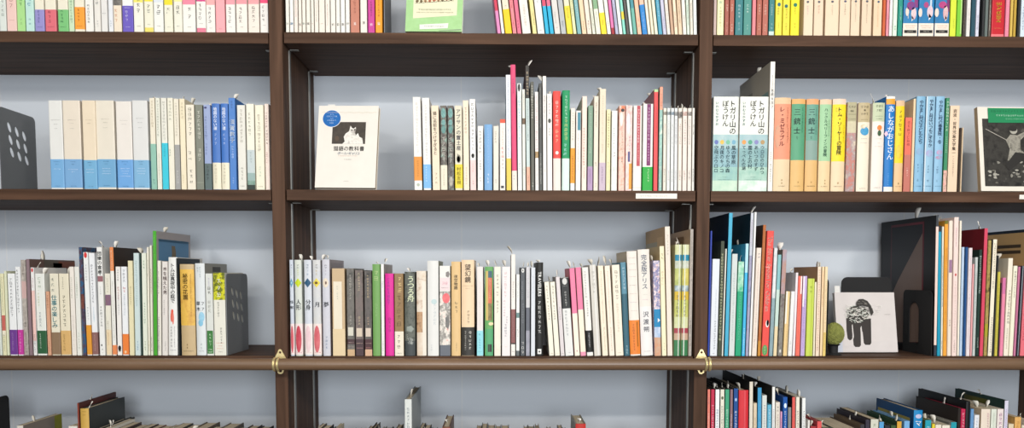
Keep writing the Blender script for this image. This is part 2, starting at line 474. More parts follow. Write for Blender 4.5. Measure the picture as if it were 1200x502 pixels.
DATA = {}
DATA['L1'] = '''
0 8 -64 dfe6df | M 0 20 8a948c
8.5 20 -62 f2cfc6 | M -30 10 b08078; N 24 c08a80
20.5 30 -60 aee092 | M -20 8 5a8a4c; M 21 30 6a9a5a .5 .3
30.5 40.5 -66 c4e8de | M -20 8 4a90b0; M 21 30 5a90a0 .5 .3
41.5 52.5 -62 f0ead6 | B 11.5 37 9a94cf; M 12 28 4a4a80 .4 .3; N 32 4a4a80
53.5 66.5 -62 f0ead6 | B 11.5 37 e0707c; M 12 28 80303c .4 .3; N 32 80303c
68.5 80.5 -62 f0ead6 | B 11.5 37 7cc47c; M 12 28 2c5c3c .4 .3; N 32 2c5c3c
81 87.5 -50 cfe6c4 | M -20 28 5a8a6a
88 99.5 -62 f0ead6 | B 8.5 34.5 ffa43a; M 10 26 8a5010 .4 .3; N 31 8a5010
100.5 110 -58 f2f0ea | M 5 28 3a3a3a .4 .35
111 118.5 -62 ece8e0 | M -20 6 6a6a6a; M 24 32 8a8a8a .5 .3
119 126.5 -62 e8e6e2 | N 16 8a8a8a
127.5 133 -62 e8ebee | M 24 32 7a86a0 .5 .4
133.5 143 -56 f0e2cc | C -40 6.5 4a4844~8a8680@90; M 10 27 d08a60 .3 .5
144 156.5 -62 f4f4f0 | B 7 37 6c5bc0; N 9.5 e8e4ff; M 12 26 e0dcf8 .4 .3; N 32 d8d4f0 .5
157 168.5 -58 f2efe2 | C -40 3 f4e870; M -10 16 4a4a3a; N 31 6a6a5a .4
169.5 180 -60 f0edd8 | C -40 2 f2e14a; C 32.5 37 f0e070; M 5 16 3a3a30; N 29 6a6a5a .4
180.5 192 -60 f0f0ea | C -40 3 dfe6ee; M 5 18 3a3a30; N 31 6a6a5a .4
192.8 203 -60 efecd8 | C -40 6 f4e030; M 9 18 3a3a30; N 32 6a6a5a .4
204 214 -60 efecdc | C -40 2 f6eea0; M 6 18 3a3a30; N 31 6a6a5a .4
214.5 229.5 -64 f3f0e8 | C -60 5.5 ff8ca4; M 7 24 3a3a3a .55 .35; N 32 6a6a5a .3
230.5 241.5 -64 f3f0e8 | C -60 2 d84a88; C 33 37 e88098; M 4 24 3a3a3a .4 .4; N 28 6a6a5a .4
242 252.5 -64 f0ede6 | C -60 6 ffb0b0; M 8 28 3a3a3a .4 .4; N 33 6a6a5a .3
253 264 -64 ffacb2 | N 34 c06a70 .3
265 276 -64 f2efe8 | C -60 5.5 ffa2ac; M 8 28 3a3a3a .4 .4; N 32 6a6a5a .3
277 290 -64 f5ece2 | C -60 5 ff9ea6; M 8 28 3a3a3a .4 .35; N 32 6a6a5a .3
291 304 -64 f2e6da | C -60 5 ffa6aa; M 7 27 3a3a3a .5 .35; N 32 6a6a5a .3
305 314.5 -64 f0ece6 | C -60 4 f0507c; M 6 26 3a3a3a .4 .4; N 30 6a6a5a .4
'''
DATA['M1'] = '''
335 339.2 -48 f0ece2 | N 28 8a9a8a .7 3
339.8 344.3 -48 f4f2ec | N 28 2c6a94 .7 3.4
344.8 349.4 -48 f0e6dc | M 0 20 d8b0a8 .5 .3
349.9 353.8 -48 efe8dc | N 29 9a8a80 .7 3
354.3 358.6 -48 f2eade | N 28 7aa090 .7 3
359.1 364 -48 f0eade | N 28 3a3a30 .7 3.4
364.5 368.2 -48 efe8dc | N 28 b09a90 .6
368.7 373.4 -48 f2ebe0 | M -10 26 d0b8a8 .5 .3
373.9 381 -48 f0e8dc | N 28 b8a090 .5
381.5 387 -48 f2eadf | M 5 30 c8a8a0 .5 .3
387.5 393.4 -48 f0ebe2 | N 29 6a6a5a .5 3
393.9 398.8 -48 f3efe6 | N 29 4a4a3a .6 3.4
399.3 404.6 -48 f5f2ec | N 29 2c2c2a .6 3.4
405.1 410 -48 f2efe8 | N 28 4a5a5a .6 3
410.8 421.3 -48 c8826c | M -20 16 8a4a38 .5 .3; N 28 f8e8e0 .3 4
422.3 430.4 -48 f0eade | N 27 2c2c2a .35 4
431.2 439.3 -48 cc3f98 | M -20 20 5a1840 .5 .35; N 29 ffe8f6 .35 4
440 448.2 -48 f7a021 | M -20 20 6a3a10 .5 .35; N 28 fff4e0 .35 4
583 587.2 -60 e48cc0 -11.5 | C -60 13 d2405a
587.8 591.6 -60 f2f0e8 -11.5 |
592.4 600.2 -60 ece0c8 -11.5 | l=cream paperback with bright golden band, nearest the face-out green book; B 11.5 38 ffd21e; N 7.5 3a3a30 .3
601 605.8 -64 f08c92 -12 | M 0 10 a04048; M 24 34 a04048
606.4 611.4 -64 e2728e -12 | M 24 34 90304a
612.4 622.4 -56 f1ece2 -11 | M 5 32 b8a494 .5 .3
624.4 629.3 -50 f3e49c -10 | M 14 30 5a5440 .6 .4
630.3 638.6 -56 f0f0ec -11 | M -10 6 b8bcc0; N 36 4a4a4a .4
639.3 644 -56 1eb4dc -11 | C -60 7.5 dc506e
644.6 649.4 -56 1eb4dc -11 | C -60 7.5 e0708c
650.2 657.2 -58 dedad4 -11 | M 14 28 9a948c .4 .3; N 33 b04848 .2
657.8 664 -58 b9bdbe -11 | M 25 33 5a6a74 .5 .4
664.8 671.4 -58 ece2c4 -11 | l=cream paperback with yellow band after two silver spines; B 7.5 38 f4de40; M 10 22 9a8420 .5 .35
671.9 676 -58 e6e8b4 -11 | M -5 20 6a6a50
676.8 681.8 -60 7cb2b6 -11.5 | M 0 20 c8e0e0
682.4 687.8 -54 f6d6b0 -10.5 | M 25 36 8a6a50
688.4 693.9 -54 f0e2d2 -10.5 | M 24 36 7a6a58
694.5 698.2 -54 eef0dc -10.5 | M 10 36 5a6a4a
698.8 704.4 -54 efeedc -10.5 | C -60 11 8ab28a; M 14 33 8a9a80 .5 .35
705 711.3 -60 f2f0e6 -11.5 | l=white paperback with low yellow band, just before the thin pink one; B 15.5 38 ffe032; M 24 30 8a7420 .5 .3
711.9 716.4 -58 eef0e6 -11 | M 25 32 5a5a5a
717 720.8 -58 ea7ab2 -11 | C 33 39 a83038
721.4 725.2 -58 b6b8d0 -11 | M 5 30 7a7ea0
725.8 730 -56 f2f2ee -10.5 |
730.5 734 -56 8cdeca -10.5 | C 14 23 f6d840
734.6 738 -56 57524f -10.5 |
738.6 742 -54 d2e8e0 -10.2 |
742.5 746.8 -54 6eb6a6 -10.2 | C -54 10 4a94a0
747.4 752.4 -54 f8c2a2 -10.2 | M 22 26 e08a6a; M 29 32 e08a6a
753.2 758.8 -52 f6c4aa -10 | B 6 38 2c88d2; M 15 35 c8e4ff .5 .35
759.4 763 -52 f2ebd8 -9.8 |
763.5 767 -52 f4e6ca -9.5 |
767.5 771.4 -52 e8ead2 -9.3 |
772 776.6 -54 4ca2be -9 | M -5 20 c0e4f0
777.2 781.4 -54 c9c9de -8.5 | M 20 34 7a7ea0
782 786 -52 f0e9de -8 | M 5 34 b0a094
786.5 790.2 -52 caa68a -7.2 |
790.8 794.8 -50 f8e2c4 -6.4 | M 14 32 8a5a3a
795.3 800 -50 eacfae -5.5 | M -5 28 8a6a4a
800.5 804.8 -50 f2ece0 -4.4 | M 18 32 6a6a6a
805.2 808.6 -50 dae8d8 -3.4 | M 6 30 5a8a70
809 812.5 -48 ece4d4 -2.2 | M 4 22 4a4a4a; M 26 34 8a8a8a
813 817 -48 f0f4f0 -1.6 | M 10 34 7a90a0
'''
DATA['R1'] = '''
835.8 839.4 -40 ccb4ac |
840 848 -40 f4f0bc | N 3 7ab0a0 .5 4; M 8 32 8a8a5a .5 .35
848.8 854 -44 a85c4e | M 5 14 f0d8c8 .55 .5; M 26 38 e0b8a8 .55 .4
854.5 860.2 -44 b06250 | M 5 14 f0d8c8 .5 .5; M 28 38 f0d0c0 .5 .5
861.2 870.4 -44 2e7c82 | M 5 22 d0e8e8 .5 .35; M 26 36 a8d0d0 .5 .3
871 880.2 -44 4a9288 | M 5 16 d8ece4 .5 .35; M 28 36 b0d8cc .5 .3
881 885.6 -44 e2848c |
886.2 892.4 -44 b2604e | M 5 18 f0d0c0 .5 .4; M 27 36 f0c0a8 .5 .4
893 899.8 -44 b66656 | M 5 18 f0d0c0 .5 .4; M 28 38 f0c0a8 .5 .4
900.6 907.2 -44 2e7e80 | M 5 19 d0e8e8 .5 .35; M 27 35 a8d0d0; C 37 42 cfe0dc
908.2 916.2 -42 f2e244 | O .5 5.5 .25 2.2 1f6a80; M 9 18 6a6420 .4 .3; M 26 34 8a8430 .5 .25
916.8 925.2 -42 efdf3c | O .45 7.5 .25 2 1f6a70; M 10 22 6a6420 .5 .3; M 27 36 8a8430 .5 .25
926 936.4 -42 f8e81a | O .5 6 .22 2.2 1f7a60; M 9 18 6a6420 .5 .25; M 26 34 8a8430 .5 .25
941.2 952.4 -46 ecd6ba | O .4 2.5 .14 1.3 5a5a64; M 6 18 c8a8b0 .4 .2
953.2 964.4 -46 ead2b6 | O .5 2.5 .14 1.3 5a5a64; M 6 17 b06a50 .5 .25
966.4 982.6 -48 eed6b8 | O .5 2.2 .1 1.3 5a5a64; M 6 18 9a8a70 .5 .13
983.2 995.8 -48 ecd4b8 | O .5 1.8 .13 1.3 5a5a74; M 5 18 5a4a40 .5 .16
996.4 1007.2 -48 ead2b6 | O .5 1.8 .14 1.3 5a5a64; M 4 26 6a5a4c .5 .18
1009 1021 -48 e8d0b4 | O .5 1.8 .13 1.3 5a5a64; M 5 28 7a6a58 .5 .16
1022.8 1033 -48 ecd0ae | O .55 2.4 .14 1.3 4a5a74; M 5 32 d09a60 .5 .2
1033.6 1037.4 -50 ca5c28 |
1038 1041.2 -50 f296a6 | M 16 34 b04a60
1041.7 1045.4 -46 f4eaec | M 30 36 6a6a6a
1045.9 1051 -46 def2de | M 30 36 4a6a4a
1051.6 1057.2 -52 12927f | M 8 24 d8f0e8 .55 .3
1057.8 1075.2 -58 1c6ea6~2486bc@30 | O .5 7 .3 5 a02a6a~3a4a9a@60; O .42 -3 .22 4 c02a6a; P .72 .98 -2 9 8a3a7a; O .62 22 .1 4 e8e0d8 3; l=first blue spine of three with pale figures and white labels; O .25 14 .12 5 e8d8cc; P .3 .34 12 22 e8d8cc; O .7 16 .18 7 d8b0c0~e8e0d8@80; C 27.5 40 efe6d8; N 30.5 e08a60 .75; N 33 e0a080 .6; P .08 .92 35.5 39 1c1a18; N 37.2 e8e0d0 .4
1076 1094.2 -58 1a6ca4~2284ba@30 | O .45 6 .16 3.4 a04a8a~c03a6a@60; O .7 20 .12 5 f0e8e4 3; l=middle blue spine of three with pale figures and white labels; O .08 15 .12 5 e8d8cc; O .72 14 .2 7 d8b0c8~e8e0d8@80; P .7 .82 -4 8 c8d8e4; C 27.5 40 efe6d8; N 30.5 e08a60 .75; N 33 e0a080 .6; P .08 .92 35.5 39 1c1a18; N 37.2 e8e0d0 .4
1095 1112 -58 1e6aa0~2682b8@30 | O .5 6 .28 4 b03a7a~c04a8a@60; P .78 1 -10 14 7a3070; O .75 22 .1 4 f0d8d0 3; l=last blue spine of three with pale figures and white labels; O .1 15 .14 5 e8d8cc; O .72 15 .18 8 e0c8c8~d09098@80; C -58 0 7a4a9a; C 27.5 40 efe6d8; N 30.5 e08a60 .75; N 33 e0a080 .6; P .08 .92 35.5 39 1c1a18; N 37.2 e8e0d0 .4
1112.8 1120 -52 dae83e | M 22 34 a8a830 .6 .3
1120.5 1126.8 -52 7ecc36 | P .7 1 -40 40 b8e08a
1127.5 1131.2 -48 3a302a | M -5 36 8a8074
1132 1136.6 -52 e8e4e0 | M 10 36 c8c0bc .5 .4
1137.4 1142.6 -56 1e4c5c |
1143 1147 -50 dcdcec | M 18 36 5a6a90
1150.2 1153 -50 2c2e30 |
1153.6 1157.4 -50 66716e |
1158 1160.6 -44 6a6058 | M 6 36 d8d0c0
1161.4 1176.6 -60 c8202e | L 2 26 f6c83a HERVÉ .52 8.2; N 33.5 f0a060 .65; C 40.3 43 f07a80
1177.4 1182.2 -46 ee8aa4 | M -5 36 f8c8d8
1183 1186.4 -46 d8b85a |
1187 1190.4 -46 c2a040 |
1191.6 1194.8 -46 2e2e2e |
1195.4 1201 -50 dae8f2 | M 8 36 6a7a90
'''
DATA['L2'] = '''
60 76 118 e6e6e2 | B 187 220.5 78aedb; N 141 a8a8a4 .7; N 146 a8a8a4 .3; N 151 a8a8a4 .25; N 190 2c5a80 .5; N 193 2c5a80 .25; N 198.5 e8f4ff .5; N 218.5 2c5a80 .4; l=thick white novel with sky-blue base band and one line of white print
76.4 97 118 e8ddcc | B 187 220.5 7aaad6; N 141 a8a098 .5; N 145 a8a098 .25; N 151 a8a098 .25; N 190 2c5a80 .3; N 193 2c5a80 .2; N 199 e0f0ff .6; N 202 e0f0ff .2; N 218.5 2c5a80 .35; l=thick cream novel with sky-blue base band and two lines of white print
99 114.4 118 ecdcc2 | B 188 220.8 76b0d6; N 141 b8a890 .5; N 145 b8a890 .3; N 191 2c5a80 .4; N 194 2c5a80 .25; N 199 e0f0ff .6; N 202.5 e0f0ff .6; N 219 2c5a80 .4; l=thick peach-cream novel with sky-blue base band
114.8 136.4 118 e7dfcf | B 187 220 72aad2; N 140 a8a090 .45; N 144 a8a090 .25; N 150 a8a090 .25; N 189.5 2c5a80 .3; N 192.5 2c5a80 .2; N 198 e0f0ff .45; N 201 e0f0ff .5; N 204 e0f0ff .5; N 218 2c5a80 .35; l=thickest cream novel of the sky-blue banded set
138.2 156.8 119 eae4dc | B 187.5 220.5 6fa8e0; N 141.5 b0a8a0 .5; N 146 b0a8a0 .3; N 190 2c5a80 .4; N 193 2c5a80 .2; N 198 e0f0ff .6; N 201 e0f0ff .5; N 204 e0f0ff .4; N 207 e0f0ff .7; N 218.8 2c5a80 .4; l=thick blush-white novel with brightest blue base band
157.2 175.4 118 e0e0de | B 188 220.5 80b4d8; N 139 a0a0a0 .5; N 144 a0a0a0 .3; N 150 a0a0a0 .25; N 190 2c5a80 .35; N 193 2c5a80 .2; N 198 e0f0ff .5; N 201 e0f0ff .6; N 204 e0f0ff .5; N 219 2c5a80 .4; l=thick pale grey novel ending the sky-blue banded set
177.6 184 115 ece4d0 | B 169 221 92c2b0; M 118 150 b09a78; M 210 217 4a6a70; S 5
184.6 190.2 115 e8e8da | M 118 160 8a8f80; M 180 215 b8b09a .5 .3
190.8 197.8 115 e8e6da | B 168 221 3ccadf; M 118 165 9a9a90; M 170 184 2a8a9c .5 .3
198.4 205.2 115 eeead8 | M 118 142 8a8a7a; M 175 184 6a8a7a .3 .4; S 5
205.8 211.8 116 ebe4d2 | B 170 221 a2a2a0; M 120 160 a8a090; M 200 216 e0e0dc; S 8
212.4 219 116 f0e4c6 | M 120 140 b0a080; M 205 216 c8b890 .4 .4; S 8
219.6 229.6 123 efe7d4 | M 126 160 6a6456 .5 .5; M 176 190 6a6456 .4 .45; M 198 216 5a5448 .5 .45
230.4 239.4 123 7e8276 | M 130 164 e0e2d4 .5 .5; M 174 190 d8dacc .5 .5; C 214 214.6 9aa090
240.4 248.6 123 9aaad0 | B 192 221 5c6c6c; O .3 126.5 .2 1.2 3a3a70; M 136 165 4a5a90 .3 .4; M 168 182 5a6aa0 .3 .35; M 194 212 1c2424 .4 .5; S 6
249.6 259.2 121.5 4a78c2 | B 191 221 efe8d0; T 126 153 e8f0ff 地図のない道 .45; M 156 171 c8d8f8 .45 .4; M 193 216 b0a890 .4 .35; k=h; l=first royal-blue hardcover with white title and cream band; S 6
260 269 121.5 4678c4 | B 191 221 efe8d0; T 126 153 e8f0ff 地図のない道 .45; M 156 171 c8d8f8 .45 .4; M 193 216 b0a890 .4 .35; k=h; l=twin royal-blue hardcover beside the tall blue paperback; S 6
269.6 277.6 115 4c82ca | M 118 128 2c4a80 .5 .3; C 131 136 4c82ca; T 140 168 e4f0ff 須賀敦子 .5; M 171 186 d0e4ff .5 .35; M 208 216 c8e0f8 .5 .25; l=tall bright blue paperback with four large white characters; S 8
279.4 289 123.5 e6e4da | M 128 168 9a9484 .5 .4; M 196 212 8a8676 .5 .35; N 218.5 5a5a50 .6; S 8
290 299.4 122 efecdc | C 176 203 c8d4d4; C 203 212 9ab4b0; C 212 217 4e7c6a~9ab4a8@60; C 217 221 2c3a34; M 132 160 8a8a7a .4 .4; M 178 192 8a9a9a .5 .3
300.2 310.4 123.5 f2ecd6 | M 134 178 8a7e68 .45 .4; M 194 208 a0c0a8 .5 .3; N 219 8a8a6a .6; S 6
311.4 316.6 122 f2e0d4 | M 132 150 6a5a58 .4 .5; M 152 170 4a3a3a .5 .6; M 178 192 a87a78 .4 .4; S 6
'''
DATA['M2'] = '''
485.6 495 114 f2efe9 -2.3 | B 184 212 e8983f; M 120 180 c8c4bc .5 .35; M 188 208 b87428 .5 .25; O .5 217 .2 1.8 b8c0b0; l=white paperback with an orange paper band, first of the standing row
496.4 505.4 115 f1efea -2.3 | B 193 221 82bcec; M 122 188 c0bcb8 .5 .35; M 195 214 d8ecff .4 .3; l=white paperback with a sky-blue paper band
507 516 124 f2e0c6 -2 | T 131 182 7a6450 猫に名前をつけすぎると .45 4.6; M 202 217 8a7860 .5 .4; S 4; l=beige paperback with a brown vertical cat title
516.6 524.4 124 3c3836~6a6058~8fa89c@120 -1 | B 194 222 efe6d0; O .5 133 .4 6 8ab8b2~5a8a88@150 9; O .5 144 .36 4 8ab8b2~5a8a88@150 7; O .5 152 .38 5 7aa8a0~4a7a78@150 8; M 160 190 d0ccc0 .5 .7; M 198 218 b0b0a0 .5 .3; l=dark patterned spine with teal characters and a cream band
525 532.4 124 3a3634~625a54~87a096@120 -1 | O .5 133 .4 6 8ab8b2~5a8a88@150 9; O .5 144 .36 4 8ab8b2~5a8a88@150 7; O .5 152 .38 5 7aa8a0~4a7a78@150 8; M 160 192 d0ccc0 .5 .7; O .5 213 .35 6 8a8478~c8c0b0@90 8; l=dark patterned spine with teal characters and no band
533.4 542.4 124 e4ddc6 -1 | B 193 221 ecd83e; T 128 177 5a5660 アブサンの置土産 .5 5.6; O .5 186.5 .3 4.8 8a8678; O .47 187 .22 3.6 e4ddc6; O .35 181.5 .1 1.8 8a8678 3; T 196 217 a89422 村松友視 .5 5; C 219 219.6 f4ecaa; l=ivory paperback with a cat outline above a yellow band
543.2 550.2 118 f3e4cc -1.2 | M 126 157 b08a78 .5 .5; M 196 217 c8a888 .5 .4; S 4; l=cream paperback with faint brown title, shoulder to the white cat-mark one
551 558.2 116.5 f4f2ee -1.2 | C 188 222 f6d6d2; M 121 160 2c2c2c .5 .55; M 160 177 5a5a5a .5 .45; O .5 183 .26 2.6 2c2c2c; O .5 181 .18 2 f4f2ee; M 192 202 d09a98 .5 .3; M 212 217 9a7070 .5 .3; l=white paperback with close black title and pink base
559.6 566.4 148 f1eee8 | M 153 180 6a6a66 .45 .5; M 188 200 4a4a4a .5 .35; M 208 214 8a8a8a; S 4
567.4 577 146 80b0de | M 150 196 a8ccf0 .5 .3; M 203 216 f0f8ff .5 .35; k=h; S 5; l=short sky-blue hardcover among white paperbacks
578 584.6 148 e8e2d4 | M 153 168 a89c88 .4 .4; M 210 216 b8b0a0; S 5
585.6 592.4 140 f3ece2 | C 139 144.5 e65c42; M 150 172 e0a89c .5 .4; M 172 186 d04a4a .5 .6; M 186 200 7a7a7a .5 .5; P .2 .75 218 221 3a4048; S 4; l=short white paperback with an orange-red top edge
593.4 599.4 88 eceff4 -1 | C 186 222 f2d05a; M 92 185 8aa0c0 .5 .35; s=2c7890; l=tall white picture spine with a yellow base; k=g; d=.2
600 606.2 76 e2507c -2 | C 200.5 222 f4e8dc; M 92 110 7a2040 .5 .35; M 205 212 a88a98 .4 .4; k=h; s=c8385c; S 5; l=tallest deep-pink hardcover with a cream foot
606.8 612 98 eef2ee -1 | O .45 103 .3 4.5 2c2c2c; M 113 165 7cc4d8 .5 .8; M 188 200 9a8a8a; l=white spine with a black cat mark and pale blue title
612.5 616.3 105 e9ebe0 -1 | C 139 146 8a7058~3a302a@90; M 110 130 b0a090; M 196 206 7a7a7a; l=thin pale spine with a small brown picture
616.9 621.6 77 cdddda -1.5 | C 76 115.5 3e3a36; C 196 222 eab89e; M 84 112 d8c0a0 .5 .8; M 118 165 5a6a6a .5 .4; M 205 218 8a4a3a .5 .4; S 12; s=4a4642; k=g; l=tall spine with a near-black head and long curled slip
622.3 626.6 96 5c5c52 -1 | M 100 140 e8e4d8 .5 .7; M 214 220 e8e8e0 .5 .5; l=dark grey spine with a chain of white print
627.2 631.6 108 f3eeea -.8 | C 178 185.5 b89868~5a4a3a@90; M 112 176 c05a70 .5 .5; M 192 218 a0a0a0 .5 .3; l=white spine with red title and a gold picture
632 635.8 98 494b48 -.8 | M 102 150 b0b0a8 .5 .4; M 180 216 d8d8d0 .5 .5; l=dark spine squeezed beside the tall white slip book
636.3 640.8 89.5 f3efe8 -.6 | M 112 140 8a8a8a; M 198 202 6a6a6a; S 10; l=tall narrow white spine with a slip on top
641.3 647.5 110 f2eee8 -.6 | M 113 135 9a9aa0 .5 .5; O .5 142 .3 2.6 4a4a44; M 150 160 9a9a94; S 6; l=white paperback before the red hardcover
648.3 657.4 107 f05048 -.4 | C 186 222 f3e8de; M 118 150 ffe0d0 .5 .5; M 152 168 f8c8a0 .5 .5; O .5 179.5 .22 2 f8e8e0; k=h; S 4; l=bright red hardcover with a cream foot
658.3 667.4 106 1f9a62 | C 186 222 def4ea; M 112 140 c8f0d8 .5 .4; M 140 165 d8e090 .5 .5; M 168 184 b8f0e8 .4 .5; k=h; l=glossy green hardcover with a mint foot
668.2 673.6 127 f0e8da | B 174 215 f2a02a; M 132 165 a09888; M 182 212 8a5410 .5 .5; C 215.5 222 eef0f2; S 5
674.4 680.4 130 f2ece4 | P .3 .95 132 153 4c8c9e; M 156 200 b0a8a0 .5 .3; S 6; l=white paperback with a teal title box
681.4 687.4 113 f9e3d4 | M 150 195 b05a50 .4 .5; M 196 210 a86a5a .5 .35; l=peach-white paperback standing above its neighbours
688.4 694.4 124 7e9e86 | B 195.5 222 b69abe; M 130 180 d0dcc8 .5 .4; M 198 216 7a5a8a .5 .4; l=sage paperback with a lilac band
695.2 700.8 113 ebe0ce | M 120 150 9a8c78 .5 .4; M 190 196 a09080; M 215 220 8a8070; S 5
701.8 709.4 104.5 e9ddc4 | B 191 222 cdbaca; M 112 180 c8b8a0 .5 .35; M 195 216 8a7090 .5 .35; S 6; l=tall beige paperback with a lilac band
710 715 128.5 f2eab8 | M 133 174 6a6440 .5 .6; M 190 216 a8a070 .5 .3; l=pale yellow paperback with vertical title
716 723 130 f2f2ea | M 150 175 8a9a9a .4 .35; M 178 185 7a5a7a; M 196 216 b0c0b8 .4 .3; S 5; l=plain white paperback before the salmon pair
724.4 731.8 124 f6ac9c~f2cdbc~f07a50@50 | O .4 140 .26 8 f8ece4; O .6 129.5 .3 2 3a3a3a; M 155 180 6a8a6a .6 .4; M 184 192 5a7a6a .6 .4; S 4; l=salmon illustrated paperback with a white swirl
732.4 740.4 124 f6b2aa~f8dcd4~f4a08a@45 | O .4 145 .26 12 f0e4f4; M 160 180 8a6a80 .6 .35; P .35 .7 178 190 5a5a8a; P .55 1 192 222 e8a040; S 4; l=pink illustrated paperback with an amber corner
741.4 751.4 124 f1efe6 | P .4 .82 124 195 c0525c; M 128 168 f8e0e0 .61 .3; M 170 190 e8b0b0 .6 .25; C 220 220.6 c0c0c0; S 6; l=white paperback with a dusty red stripe
752.6 764.4 122 f0efe6 | B 196 223 26ac40; P .38 .78 121 194.5 80346a; M 126 165 e8c8e0 .58 .28; M 168 190 d8a8d0 .58 .22; M 198 214 d8f4c8 .58 .25; S 6; l=white paperback with a plum stripe and green band
765.4 770.6 105 ea5254 1 | C 104 108 b8dca0; M 125 160 a83038 .6 .3; s=a06068; d=.16; S 5; k=g; l=tall red spine with a pale green tip
771.4 775.6 102 b4d8c8~8ab8b0~e0ecd8@70 1.2 | C 101 129 f2a88c; M 110 125 8a4a4a .5 .5; k=g; s=b0a890; d=.17; S 5; l=tall mint spine with a coral head
776.6 780.6 127 ecdccc~dfe6d8@30 .8 | C 131 135 5a5650~c8c0b0@100; M 145 170 b09080; M 198 214 5a7a6a
781 785 127 e8ece8 .8 | C 131 135 4a5a64~c0c8c8@100; M 140 170 8a94a0; M 200 212 b04a6a
785.5 789.4 127 e8eae8 .8 | C 131 135 3a5a74~c8d0d4@100; M 145 175 7a8490; M 198 214 6a7480; S 6
789.8 793.6 127 e4e6e6 .8 | C 131 136 5a5a5a~c8c8c8@100; M 140 170 8a8a94; M 200 212 5a5a6a
794.2 798.8 127 efe4d8 .8 | C 131 139 2c2c2c~c8c0b8@100; M 145 170 5a4a44; M 200 212 8a5a5a; S 7
799.4 804.8 127 efe2d8 .8 | C 131 136 b08a80~e8d8d0@100; M 140 170 a08a80; M 200 212 9a7a74; S 8
805.4 810 127 ebe2d8 .8 | C 131 136 4a4644~d8d0c8@100; M 140 170 9a8f88; M 200 212 4a4a4a; S 9
810.6 815.6 127 ebe8e0 .8 | M 145 158 3a4a3a .5 .5; M 198 214 5a5a54; S 9
'''
